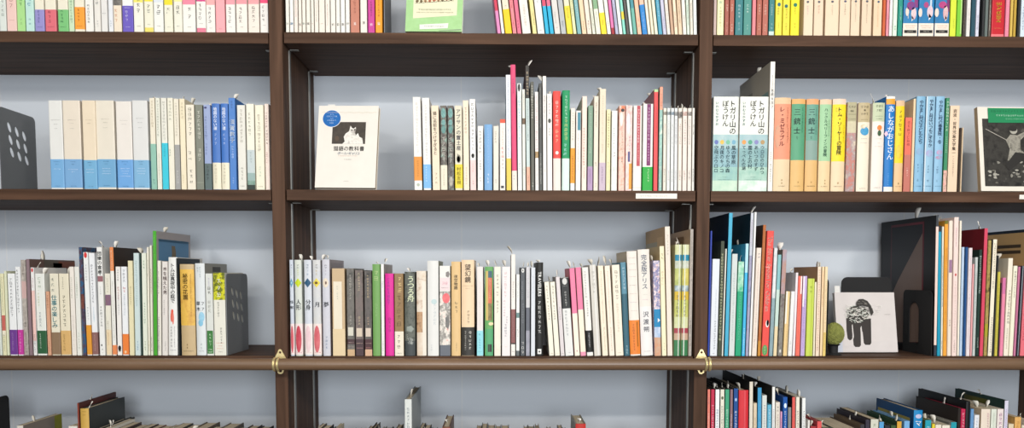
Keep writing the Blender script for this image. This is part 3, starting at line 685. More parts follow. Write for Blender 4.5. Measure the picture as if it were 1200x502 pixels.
DATA['R2'] = '''
834.4 864 113.5 e9ece4 | C 158 174 b8d0d0~9ac0c4@40; C 174 196 7ea6b2~98c0c6@40; C 196 212 8fbcb8~a8d0c0@40; C 212 224 b4d8c0~d0e4d0@40; T 118 158 4a4a40 トガリ山の .77; T 118 149 5a5a50 ぼうけん .48; T 119 148 3a8a84 いわむらかずお .14 3.6; O .83 167 .08 2.6 7ab0c8; O .6 167 .08 2.6 7ac0a0; O .36 167 .08 2.6 e8c05a; O .13 167 .08 2.6 6a7ab8; T 171 193 2c4a54 風の草原 .83; T 171 203 2c4a54 ゆうだちの森 .6; T 171 203 2c4a54 月夜のキノコ .36; T 171 203 2c4a54 空飛ぶウロロ .13; N 208 6a8a84 .2; N 211 6a8a84 .6; l=thick watercolour boxed spine beside the post, three green-grey title columns; n=boxed spine
865.2 898.6 113.5 ebece4 | C 158 174 b0c8cc~9ac0c4@40; C 174 196 7aa2a8~94bcba@40; C 196 212 96c2b2~bcd8ca@40; C 212 224 b8dcc4~f0f4f0@40; T 118 158 4a4a40 トガリ山の .76; T 118 149 5a5a50 ぼうけん .47; T 119 148 3a8a84 いわむらかずお .14 3.6; O .82 167 .075 2.6 b89868; O .6 167 .075 2.6 8a8ac0; O .38 167 .075 2.6 5aa888; O .16 167 .075 2.6 e8a05a; T 171 205 2c4a54 ウロロのひみつ .82; T 171 201 2c4a54 あいつのすず .6; T 171 198 2c4a54 雲の上の村 .38; T 171 200 2c4a54 てっぺんの湖 .16; N 208 6a8a84 .2; N 211 6a8a84 .6; l=thick watercolour boxed spine next to the tall white picture book; n=boxed spine
899.4 905.4 72.5 f3f0e8 | M 88 112 5a5a5a .5 .35; M 104 128 4a4a4a .5 .7; M 178 190 8a8a8a .5 .35; M 192 214 7a7a7a .5 .4; k=g; s=b8b2a4; d=.215; V .05 .95 106 222 7a9c9c; V .55 .8 94 104 8a8878; S 8; l=tallest white picture book spine rising above the watercolour pair; n=tall white spine
906 925.4 114.5 e9d0a8 | C 113 122 e9c8a0; C 122 187 f09c7c; C 187 225 ead2ac; T 125 172 7a2c20 レ・ミゼラブル .45 6.6; M 126 150 b05a48 .78 .1; M 150 168 8a4438 .82 .1; O .2 160 .16 14 c8a488~f09c7c@30; O .5 211.5 .05 1 b8a078; O .5 215 .05 1 b8a078; N 218.5 6a5a3a .45; k=h; l=cream hardcover with a salmon title block; n=salmon-block hardcover
926 942.2 116 e6bc7a | C 115 122 eab470; C 122 188 5ca47e; T 126 159 1c4434 三銃士 .38 8; M 160 164 1c4434 .4 .15; M 126 156 2c6a50 .78 .12; O .55 214 .05 1 b89050; N 218.5 6a5428 .5; k=h; l=amber hardcover with a deep green title block; n=green-block hardcover
943 957.6 116 e5ba7a | C 115 122.5 ecac78; C 122.5 188 6fa692; C 165 188 8aa69c; T 126 159 1c4440 三銃士 .42 8; M 160 164 1c4440 .4 .15; M 126 158 3a6a60 .8 .12; O .5 214 .05 1 b89050; N 218.5 6a5428 .65; k=h; l=amber hardcover with a blue-green title block; n=blue-green hardcover
958.6 972.6 116.5 eed2a4 | C 115 122.5 f0cfae; C 122.5 189 a6d2a4; T 127 184 2c5a44 ハックルベリーフィンの冒険 .5; M 140 160 5a8a6a .8 .12; O .55 212 .05 1 b89868; O .55 215.5 .05 1 b89868; N 219 6a5a3a .6; k=h; l=cream hardcover with a light green title block; n=light-green hardcover
973.6 989.6 116 f1d8b4 | C 115 122.5 f3d6c0; C 122.5 189.5 fce030; T 126 182 3a3408 トム・ソーヤーの冒険 .5 6; M 147 168 8a7a20 .85 .1; M 126 132 a89018 .25 .12; O .5 215 .06 1.2 c0a078; N 219 6a5a3a .65; k=h; l=cream hardcover with a bright yellow title block; n=yellow-block hardcover
990.4 1001.4 120 d8c8b0~a89898~c8786a~8ab0a8@45 | C 119.5 142.5 b6af8c; C 142.5 156 d6d2ae~c8b8a0@40; N 125.5 4a4634 .8 3; N 130.5 4a4634 .4 3; N 140 5a563c .8; P .1 .95 134 134.5 7a7658; S 5; l=illustrated spine with a khaki head and many colours; n=illustrated spine
1003.4 1017.6 120.5 f5e9d4 | C 120 143.4 c6b58e; N 125.5 4a4230 .7 3; N 129.5 4a4230 .15 3; N 134 4a4230 .7 3; N 140.5 7a6a40 .6; O .55 154 .36 5 2c8ac0~5ab0d8@80; O .5 148.5 .3 2.6 b8a060~f5e9d4@90; N 163 8a9aa8 .5; N 168 a0a0a0 .6; N 221.3 7a7a70 .55; S 6; k=h; l=cream hardcover with a khaki head and blue flower; n=blue-flower hardcover
1020.4 1034.8 120.5 f6ebe0 | C 120 142.6 c8d2b0; N 124.6 4a5a3a .6 3; N 129.7 3a3a2c .5 3; N 136.5 6a7a5a .6; N 139.5 4a4a3a .5; O .55 150 .2 3 f08a40; O .55 156.4 .16 3.4 3a5a3a; N 163 c8b8a8 .5; N 168 c8b8a8 .2; N 172 c8b8a8 .6; N 220.4 6a6a60 .6; S 15; k=h; l=white hardcover with an orange-and-green flower under a tall slip; n=orange-flower hardcover
1035.6 1046.4 113 1c7ac6 | C 112 116 f4f0e8; C 116 122.5 f0a83a; C 219.3 226 f2efe6; T 124 188 eaf4ff あしながおじさん .55 8; O .06 157 .2 3.5 f0c8dc 4; M 203 218 6ab0e8 .4 .2; k=h; S 5; l=bright blue hardcover with white lettering and orange head; n=blue hardcover
1047.2 1057.6 118 ecc494 | C 117.5 124.5 e4c09a; C 124.5 191.5 f4d626; M 129 160 4a4210 .5 .4; O .5 178 .35 8 e8b83a~f4e04a@60; O .5 215.5 .08 1.2 a89060; N 219 7a6240 .7; k=h; l=tan hardcover with a mustard yellow block; n=mustard hardcover
1058.2 1066.4 138 c47466 | C 137.5 181.5 f0735e; M 142 172 6a1c1c .5 .45; M 196 208 f0d0c8 .5 .3; l=short coral paperback with a dusty lower half; n=coral paperback
1066.8 1070 116 ecd0a8 | d=.12
1071 1081.6 113 88bada | T 118 169 1c3a5c やかまし村の子どもたち .5 5.4; O .5 178 .4 4 8aa8cc~88bada@80; M 192 203 2a5a80 .35 .25; M 210 213 2a5a80 .35 .25; M 192 212 5a8aac .8 .12; N 218.6 2a5a80 .6; k=h; l=light blue hardcover, first of the three alike; n=blue hardcover
1082.4 1093 113 9ac4de | T 117 173 1c3a5c やかまし村はいつもにぎやか .52 5; O .5 180 .4 4 a8a0cc~9ac4de@80; P 0 .1 110 226 d8e4ea; M 194 204 2a5a80 .4 .25; M 211 214 2a5a80 .4 .25; N 218.6 2a5a80 .6; k=h; l=light blue hardcover, middle of the three alike; n=blue hardcover
1093.8 1104 113 92c0de | T 118 169 1c3a5c やかまし村の春夏秋・冬 .5 5.2; O .55 179 .35 3 c890b8~92c0de@80; O .5 185 .4 2 c06a90~92c0de@80; M 195 204 2a5a80 .35 .25; M 211 214 2a5a80 .35 .25; N 218.6 2a5a80 .7; k=h; l=light blue hardcover, last of the three alike; n=blue hardcover
1104.6 1109.2 115 3c8e64 | C 200 226 f0888e~e8c0b0~6a3a30@90; M 118 155 d8ecd8 .5 .8; M 160 180 b8d8c0; S 4; l=thin green spine with a rosy picture at its foot; n=thin green spine
1110 1121.4 124 f1d5b8 | T 128 182 5a4a3c 岩波・世界児童文学集一 .5 4.6; M 183 208 8a7a68 .5 .2; l=beige paperback with a dark vertical title; n=beige paperback
1122.2 1124.4 150 3a2c24 |
1124.8 1126.6 150 e4c8a4 |
'''
DATA['L3'] = '''
-6 -0.6 321 e4e4da |
0 3 321 dde4da |
3.4 8 321 e6e2bc | C 370 388 c86a60; C 388 394 eee6d0; M 325 366 a0a088 .5 .4; M 392 412 7a7a68 .5 .5
8.3 11.6 318 dfe2c4 | d=.12
12.2 21 321 eff1f1 | B 387 416 6e3c8e; M 326 372 4a4a54 .45 .45; M 390 412 b898d0 .4 .25; S 5
21.6 27.6 313 eef0f0 | B 387 416 c43a9c; M 316 368 5a5a64 .4 .6; M 390 414 f0b8e0 .5 .5; S 7
28.2 34 305 beb6ae~a09890~d0c8c0@60 | C 330 350 c8a8a4; M 310 326 7a706a; M 378 384 2c2c2c; M 390 414 7a7a74 .5 .5; S 9
34.4 38.8 304 8c767c | k=g; d=.18; s=6a5048; V .3 .62 300 420 5a5248; V .62 1 306 420 7c4632; V .5 .7 308 420 a08058; S 12
39.4 43.6 314 eeecea | O .5 317 .32 2.4 d04a4a; C 341 400 f0c8c0; M 326 338 a04a4a; M 392 414 5a5a5a .5 .6; S 8
44.4 55.4 321 e9ebe4 | B 388 415 2e5e3c; M 325 338 8aa080 .45 .35; M 340 360 b8b878 .3 .25; M 366 384 6a7a80 .4 .3; M 391 409 d8e8d8 .35 .2; S 8
56 60.4 342 d9a687 | M 346 362 7a4a34 .5 .6; M 400 414 a87050 .5 .4
61.2 71.4 321 e9e3ce | B 390 416 8e745a; M 325 344 5a6a60 .35 .45; T 346 385 4c98a4 仕事の楽しみ .45; S 8
72 83.6 321 e9e1c9 | B 388 416 d9b172; M 325 340 5a5a4a .4 .2; M 346 384 5a5a4a .45 .42; M 392 412 8a6c30 .35 .25
84.4 90 313 efe8de | M 325 350 a0a890 .4 .4; M 370 410 d8c8c0 .5 .4
90.4 96.2 313 e9e9e1 | M 325 350 9aa890 .4 .4; M 390 410 b8c0b0; S 6
97.2 101.6 290 2a3048~5a4450~2a6088~1c2030@80 -5.5 | C 345 362 3a2028~8a5040@90; l=thin dark mottled spine tilting between white paperbacks
102.2 108 296 eef0ef -5.2 | B 381.5 416 e39b36; O .5 299.5 .34 3.4 d83a3a; M 310 330 9a9aa0 .5 .5; M 360 376 8a9aa0; S 9
108.6 115.4 297 eef0f2 -5 | B 390 416 8e6662; M 310 356 5a5a64 .45 .5; M 360 378 7ab0c8 .5 .2; M 393 412 d8b8b0 .5 .3
117 123.6 290 f0f0ec -4.6 | M 313 324 3a3a3a; T 295 322 1c1c1c 団欒の食卓 .5; C 324 330.6 9a6a70; M 336 346 9a9a9a .5 .3; M 359 384 2c2c2c .5 .5; O .4 405 .12 1.2 2c2c2c; M 408 415 6a6a5a .5 .4; S 9
124.8 131.4 321 e8e4d4 -2.5 | C 346 358.6 7c5c80~8a6a70@90; M 326 344 b0a890 .5 .4; C 387 416 ecd8b4; M 376 388 8a7a6a .4 .3; M 390 405 c0883a .4 .3; S 6
132 136.8 290 f0efe8 -4 | C 280 318 e48c54; B 405 416 ea8e58; M 294 316 f8e0c8 .5 .4; M 330 400 a8a49a .5 .4; k=g; d=.13; s=3a2e28; S 8
137.6 143.4 313 f0ede8 -2.6 | M 316 330 5a5a64 .5 .4; M 336 352 b05a50; M 345 370 6a7a94 .5 .3; O .5 408.5 .34 3 1c1c1c; O .5 411.5 .3 1.2 8a8a78
144 151 313 eff1f3 -2.6 | B 392 416 ef843c; M 316 332 4a4a5a; M 336 344 c04a4a; M 345 370 6a7a94 .5 .3; O .5 413 .2 1.6 f8d0a8
151.8 157.6 306 e8dfb8 -2.4 | M 336 358 a89c78 .5 .4; S 6
158.4 165 297 cfdfde -2.4 | M 305 360 8aa4a8 .5 .4; M 400 412 6a8ab0 .5 .4; S 8
165.6 167 297 24403a -2.4 | d=.13
167.6 173.2 297 e4e9d9 -2.2 | M 305 316 5a8a5a; M 355 380 8aa890; M 400 412 7a8a5a .5 .5
173.6 176.4 290 e9e5d4 -2 | M 305 325 a8a090; M 400 412 c8c080
176.8 179.6 288 e8e8d6 -1.8 | M 315 345 a86a50; M 395 412 5a6a50 .5 .7
180 184.6 271 48a72f -1.4 | M 276 330 8cd470 .5 .4; k=g; s=b5aeae; d=.185; V .06 .94 280 420 5a8cb4; V .06 .94 280 283 6a98b8; U 7a6a50 .42 287 .52 287 .55 296 .53 310 .41 310 .43 296; S 7; l=tall lime-green picture spine showing a blue framed cover; n=lime-green spine
185 189.4 306 e8e4d8 -.8 | M 318 345 5a6a4a .3 .4; M 372 412 3a3a3a .3 .5; s=d8d4cc
190 196.6 307 e5dfd9 -.4 | T 313 346 5a3a34 木を植えた男 .55 5; M 352 370 7a7070 .4 .3; M 400 412 6a6a6a .6 .3
197.2 208 302 ecece8 -.4 | T 309 356 1c1c1c トムは真夜中の庭で .5 5.6; O .4 372 .16 6 e8705c; O .55 374 .1 7 e88070; O .45 366 .14 3 e8604c; M 383 396 5a5a5a .35 .25; M 383 408 8a8a8a .7 .15; M 397 408 5a5a5a .35 .25; N 411 5a5a6a .7; l=white hardcover with bold black title and a red figure; k=h
209 211.2 303 262c2c | k=g; d=.125; s=2a333b; l=thin dark spine with a navy cover beside the tan hardcover
212.4 229.2 310 c9b086 | C 316 382 dcac40~e8bc58~cf9848@30; T 321 352 4a3408 秘密の花園 .4 6.2; M 321 372 a0701c .78 .12; O .45 404.5 .04 1 8a7450; O .45 408 .04 1 8a7450; N 412 5a4830 .7; k=h; l=tan hardcover with a golden title block
230.4 242 309 dfe4e5 | M 313 320 8a9aa0 .3 .2; M 313 326 8a9aa0 .55 .2; T 353 366 2c3438 草木 .27 5.2; M 353 366 2c3438 .75 .4; O .6 372 .3 6 8ac0dc~a8d4e8@80; O .5 379 .25 4 8ac4e0; M 402 411 6a7a80 .5 .25; N 412 6a7a80 .5; s=9a9a94; d=.14; V .35 .7 313 319 4a4a48; k=h; l=white hardcover with a pale blue figure
242.6 251 321 dde0da | P .06 .94 388 415 3c7c3e; M 326 336 9a8ac0 .5 .2; M 336 346 4a4a44 .5 .55; M 352 368 8a8a84; M 391 406 c8e8c0 .5 .4; M 409 414 e8f4e0 .5 .7; l=pale grey paperback with a green label at its foot
251.6 265.4 320 e9e7da | C 319 352 8a9a1c~dcd824~3a4a10~c8cc20@60; M 326 350 f4f6e8 .5 .42; M 354 372 4a4a40 .4 .2; M 384 404 4a4a44 .6 .2; N 402.5 e08a60 .7; N 406 e89070 .4; N 409 e08a60 .6; N 413 8a8a80 .4; l=wide paperback with yellow-green leaf photo beside the grey bookend
'''
_ring = 'k=h'
DATA['M3'] = '''
337.6 345.4 305 c9d1de~d6dce4@20 | O .48 332 .5 5.5 5c9cbc 4; M 310 316 4a5a70 .5 .5; M 316 324 8ab070 .5 .3; O .45 332 .16 1.4 c8e0e8; T 351.5 364 2c3038 怪獣 .5 6.4; B 380 416 f3e0de; O .45 398 .4 16 c8485a~d86a70@90; N 413.5 c87880 .8; k=h; S 6; l=silver hardcover with a blue lozenge and red oval band; n=silver hardcover
346.6 355 305 dde0d2~c9d1cf@20 | O .48 332 .5 5.5 c8da22 4; M 310 316 4a5a50 .5 .5; M 316 324 b8c060 .5 .3; T 351.5 364 2c3038 人形 .5 6.4; B 380 416 f3e0de; O .45 398 .42 16 c03048~d05a64@90; N 413.5 c87880 .8; k=h; S 8; l=silver hardcover with a lime lozenge and red oval band; n=silver hardcover
357.6 366.4 305 ccd2dc~dcdfe4@20 | O .48 332 .5 5.5 2a587a 4; M 310 316 3a5a70 .5 .5; M 316 324 6a8ab0 .5 .3; T 351.5 364 1c2028 分身 .5 6.4; B 380 416 f4ebe7; O .45 398 .4 16 e6c4ca~f0d8d8@90; N 413.5 e0b8b8 .8; k=h; S 6; l=silver hardcover with a navy lozenge and pale oval band; n=silver hardcover
367.6 377 305 dbd8d2~c9ced6@20 | O .48 332 .5 5.5 ead658 4; O .45 332 .2 1.6 6a4a20; M 310 316 5a5248 .5 .5; M 316 324 c0a860 .5 .3; T 354 361 1c2028 月 .5 6.4; B 380 416 f3e2dc; O .45 398 .4 16 cc5462~dc7a7c@90; N 413.5 c87880 .8; k=h; S 8; l=silver hardcover with a yellow lozenge and red oval band; n=silver hardcover
378.6 387.6 304.5 d5d3da~c9ccd6@20 | O .45 332 .4 5.5 eadcc8 18; O .5 332 .12 2 6a4a40; M 310 316 5a5060 .5 .5; M 316 324 9a8aa0 .5 .3; T 354 361 1c2028 夢 .5 6.4; M 394 410 4a6a90 .5 .35; k=h; s=a4989c; d=.156; V .1 .9 308 420 8e8488; S 6; l=silver hardcover with a cream disc and no band; n=silver hardcover
390 405 315 cdb28c | C 386 418 e6d0a8; P .1 .78 330.5 386 ece2cc; M 335 352 a8b0a0 .42 .16; l=thick tan paperback with a long cream title panel; n=tan paperback
407 416 315 5e5c56~74706a~4a4844@50 | M 322 352 c8c4b8 .5 .35; M 370 382 c0bcb0 .5 .35; P .12 .85 384 394 d8d4c4; C 398 404 4a3438; N 402 d8c0b8 .8; N 407 c0a8a0 .8; C 410 418 cfae86; l=worn charcoal spine with a cream square, first of three; n=charcoal spine
416.8 426.4 317 6b6760~7a6c68~54504a@50 | M 320 342 d0c0a0 .5 .35; M 371 382 c8b898 .5 .35; P .12 .85 385 395 d8c8b4; C 398 418 4e3c40; N 403 e8c8b0 .8; N 408.5 d8a8a0 .8; l=worn grey-brown spine with a cream square, middle of three; n=grey-brown spine
427.6 436.4 318 4e4c48~66605c~3c3a36@50 | M 322 350 d8c098 .5 .35; M 372 382 d0b090 .5 .35; P .12 .85 385 395 d8c8b8; C 398 410 4e3236; N 403 e8c8b8 .8; N 408 e8a098 .8; C 410 418 d8b090; l=worn dark spine with a cream square, last of three; n=dark worn spine
437 446.4 310 78a860 | M 317 330 b8d090 .5 .7; M 356 372 98c080 .5 .4; k=h; S 4; l=moss-green hardcover, rather tall; n=moss-green hardcover
447 451 310 f0eeea | M 330 338 6a8ac0; M 400 412 b0b0c0; s=aca4a0; V .2 .55 311 420 8a8480~b8b0a8@60; S 8; l=thin white spine showing a grey picture cover
451.8 462 321 e22f9c | M 326 358 7a3a9a .4 .35; M 372 390 9a2070 .5 .4; k=h; l=magenta hardcover, bright and round-backed; n=magenta hardcover
462.6 473.4 321 8c6e46~9a7c50@40 | C 389 418 efe6d2; M 324 344 f4d894 .6 .5; M 346 384 6a5230 .5 .6; M 392 410 3a3428 .45 .4; N 414.5 6a6a50 .6; l=brown paperback with gold title and a cream foot; n=brown paperback
474.4 486.8 319 50554f~6c7068~464a46@70 | T 324 354 e4ecc8 うつろ舟 .6 8.5; O .5 386 .4 4 98a098 5; M 392 398 c8ccc4 .25 .15; M 396 404 c8ccc4 .5 .5; C 400 418 454b4c; M 396 405 d8dcd4 .7 .3; k=h; S 6; l=dark grey-green hardcover with large pale title; n=grey-green hardcover
488.4 500 318 d9c6ac~ece0d0~b8906e@30 | C 366 390 a87a58~c8a480~8a6248@50; C 390 418 d8c0a4~efe4d6@25; N 328 a88868 .5; P .62 1 330 418 f0e8da; l=tan illustrated hardcover beside the tall ivory one; k=h; n=tan illustrated spine
501 514.4 306 eaeae6 | O .6 354 .25 3 c8dcdc; M 356 382 c0c8cc .65 .3; M 404 412 b0b8bc .35 .15; k=h; s=98a08c; l=tall ivory hardcover with scarcely any print; n=ivory hardcover
515.2 528 312 ecebe4 | O .78 322 .22 4 8a8480 5; P .05 .95 326 341 f2dcdc; N 332.5 d88aa0 .5 4; N 338 5a5a60 .7; O .62 350 .36 6 f08080~e8606a@60; C 342 405 efece4~8a8680~f2ece2~e07a70@38; O .75 378 .24 9 6a6a6a~8a8680@60 5; C 405 418 6a6f78; l=illustrated spine with grey leaves and a coral flower; n=flower spine
529 540 307 e9c68e | T 322.5 340 4a3a24 夜空物語 .5 4.4; M 353 368 5a4a30 .55 .38; M 402 412 6a5a40 .55 .14; k=h; l=honey-coloured hardcover with black title; n=honey hardcover
540.8 556 305 f5d9b5 | T 310 332 5a4a3a 望幻鏡 .5 7.4; N 335.5 c8a890 .8; N 338.5 c8a890 .4; M 364 380 6a5a48 .55 .22; B 384 417 3a3834; M 388 411 e8e4da .3 .14; M 388 411 e8e4da .68 .24; k=h; l=broad peach hardcover with a near-black lower band; n=peach hardcover
558.8 566.4 313 ebe3de | B 388 417 9ae0ea; M 330 385 d8c8c0 .5 .3; M 391 410 4a8aa0 .45 .35; N 412.5 6aa0b0 .6; S 6; l=pinkish white paperback with an aqua band
568 578 313 70ae68 | P .4 .88 318 326 4a6a78; P .4 .88 326 356 e08060~c86a50@60; P .4 .88 356 376 6a5a3c~a89868@90; P .1 .4 318 376 d8c078; P .1 1 386 418 5cac78; O .75 380 .3 2 ece0b0; P .35 .85 404 413 3a2c34; M 328 350 e0d0b0 .62 .2; S 9; k=h; l=green hardcover with a centre strip of pictures
579 587 313 f3ebd9 | M 322 340 6a6450 .5 .5; M 342 348 3a3a34 .5 .5; M 352 368 6a6450 .5 .4; N 410 c8c0b0 .4; S 10; l=cream paperback with loose black title
588 598 313 f1e9e8 | M 318 350 d8b0b0 .4 .4; M 352 372 c8a8b0 .3 .3; M 371 380 5a5a70 .6 .25; M 380 396 4a5a70 .45 .3; N 407 d8c0a8 .3; S 9; l=pinkish white paperback with rosy print
598.6 604 298.5 f1ece4 | B 363 402.5 8c5a58; M 330 350 b0a8a0; C 402.5 404 2c2424; N 413 4a4a5a .7; M 366 396 b88888 .5 .4; S 12; k=g; l=tall white spine with a dusty maroon band
604.6 609 322 f3f3ef | P .05 .95 367 373 6a8a88; C 411.5 417 646a6a; M 330 350 9ab0a8; M 386 396 a0a0a0; k=g; d=.13
609.6 615.4 314 4d5155 | O .5 317.5 .3 2.6 e8e8e4; O .5 317.5 .12 1 2c2c2c; M 330 352 a0a4a8 .4 .4; M 356 380 8a8e94; M 400 416 e8e8e4 .5 .7; S 10; l=slate spine with a white ring near its head
616 621 313.5 d0cfd1 | C 361 388 686c76; C 388 418 8a8c98~b0b0bc@50; M 320 350 b0b0b4; S 7
622 627.2 314 dadfe5 | S 9; M 322 350 c0c8d4 .5 .3
627.8 636.4 308 1f1f1d | R 319 350 f4f4f0 TRAVELERS .5 5.2; M 352.5 392 dcdcd8 .5 .55; P .22 .78 409.5 415.4 f0f0ec; O .5 412.6 .15 1.4 2c2c2c 4; k=h; S 4; l=black hardcover with white English lettering running down; n=black hardcover
643.6 649.6 331 f4eedc -6 | M 335 356 7a7464 .5 .5; M 358 376 5a5648 .5 .45; N 415 b8b0a0 .6; l=first of two ivory paperbacks tilting onto the black hardcover
650.2 656.4 331 f4eedc -6 | M 335 356 7a7464 .5 .5; M 358 376 5a5648 .5 .45; N 415 b8b0a0 .6; S 8; l=second of two ivory paperbacks tilting onto the black hardcover
657 662 325 ded6d6 -6 | M 360 376 9a8a90; N 415 a8a0a0 .6; S 10
662.6 672.4 326 e7e7e3 -6.2 | B 326 362.3 2a2c2c; O .5 330.5 .3 4 d8d8d4; N 336 c0c0bc .5; M 342 360 e0e0dc .5 .25; M 364 395 8a8e90 .4 .35; N 414 a0a0a0 .3; l=white paperback with a black upper half
673.4 679.8 315 f7edda -6.4 | C 314 368 f082a6; M 320 345 f8a0bc .5 .4; O .5 412 .12 1 d0a0a0; S 10; s=e86a78; l=first paperback with pink upper half and cream lower half
680.4 687 314 f6ead4 -6.3 | C 313 363.5 f082a6; C 413 418 f09ab4; M 320 345 f8a0bc .5 .4; S 9; l=second paperback with pink upper half and a pink foot
688 695.4 314 f4f1ea -6 | B 388 413.4 1e1e1c; C 413.4 415 f0f0f0; M 318 350 9a9a9a .4 .4; M 352 372 6a6a6a .5 .35; M 391 408 f0f0f0 .5 .3; S 6; k=h; l=white hardcover with a black band near its foot
696.4 704.4 311 d5d0c6 -6 | P .5 .75 311 418 e6e4de; M 318 345 a8a49a; S 8; l=greyish beige paperback with a pale vertical streak
706 712.8 312 f5e8d0 -5.8 | M 318 380 b8a890 .5 .3; M 384 412 b0a088 .55 .35; S 13; l=cream paperback with a big curled slip, first of two
714 720.6 312 f6e9d8 -5.8 | M 318 380 b8a890 .5 .3; M 384 412 b0a088 .55 .35; S 13; l=cream paperback with a big curled slip, second of two
721.6 731 311 f3e9d6 -5 | M 317 345 7a7060 .5 .5; M 346 352 5a5048; M 356 390 c8b8a0 .5 .3; N 414 b8a890 .5; S 8; l=cream paperback with large brown title, next before the teal hardcover
731.8 738.4 308 5f90a4 -5 | C 345 418 3c6878; M 313 340 d0e4ec .5 .5; M 405 416 a8ccd4 .5 .5; k=h; l=teal hardcover between cream and orange-banded books
738.9 750.8 295 f3ebe1 -4.6 | B 376 416 f08a3a; N 303 b8a8a0 .7; N 310 c0a8a0 .6; N 317 b8a8a0 .7; N 325 c8b0a8 .7; N 335 b0a8a0 .7; N 345 c8b0a8 .7; N 355 b8a8b8 .7; N 365 c0b0a8 .7; M 380 412 9a4a14 .4 .25; P .72 .84 378 407 a86a20; k=h; s=d8c4a0; l=tall white hardcover with orange band and crossing lines; n=orange-banded hardcover
751.6 765.6 293 f0eae0 -4.6 | T 299 340 6a7080 完全版アリス .5 7; N 346 b8c0b0 .4; N 352 d8b0c0 .5; T 365 391 6a6a72 沢渡朔 .5 7; N 412.5 b8b0b0 .6; C 360 418 f2efec; k=h; l=broad cream-white hardcover with grey-green title; n=broad cream hardcover
767 775 306 eac8c8~7880b0~f2e4e4~d87070@90 -2 | C 363 384 1a86ba; C 384 396 dfe6f0~90b0d8@60; C 396 418 d8906a~c8b098@70; O .7 376 .25 3 f0f0f0 3; M 312 360 5a60a0 .6 .5; S 8; k=g; l=busy pink and blue picture spine with a bright blue patch
775.6 781.4 289 f6edc8 -3 | M 297 305 7a7450 .5 .6; M 318 335 c0a890; M 402 412 c8c0a0; k=g; s=d8c090; l=tall ivory-yellow spine before the big tan picture book
782 788.4 266 eae0d2 -3.2 | M 275 300 b0a898; k=g; d=.225; s=c8a26e; V .38 .98 282 420 b0a890; V .1 .38 277 420 d8b480; l=very tall pale picture spine showing a tan cover
789.4 797.4 287 dcdcb8~c8d090@30 | C 299 306 1e88a8; C 306 315 d8d8d0~a8b898@60; C 315 335 a8b468~c8cc80@50; C 335 342 c8d8d8~5a7080@90; C 342 352 d8b840; C 352 372 b8bc58~d0d080@40; C 385 391 a84450; C 391 399 c8a890; C 399 418 3c7c50; M 346 372 4a4a5a .45 .5; P .6 .72 287 418 ecf0e4; k=h; S 5; l=first glossy green-and-teal striped hardcover of a pair
798 806 287 dcdcb8~c8d090@30 | C 299 306 1e88a8; C 306 315 d8d8d0~a8b898@60; C 315 335 b8b458~d8cc70@50; C 335 342 c8d8d8~5a7080@90; C 342 352 d8b840; C 352 372 b8bc58~d0d080@40; C 385 391 a84450; C 391 399 c8a890; C 399 418 3c7c50; M 346 372 4a4a5a .45 .5; P .3 .42 287 418 ecf0e4; k=h; S 12; l=second glossy green-and-teal striped hardcover of a pair
806.4 814.2 269 b8aea6~a8a098~c4bab0@50 | M 376 392 5a5450 .5 .5; M 395 406 6a645e .5 .45; M 275 330 9a9088 .5 .3; k=g; s=cbb094; d=.2; V .3 .6 276 420 9a7a58; S 14; l=tall concrete-grey spine against the post under a folded slip
'''
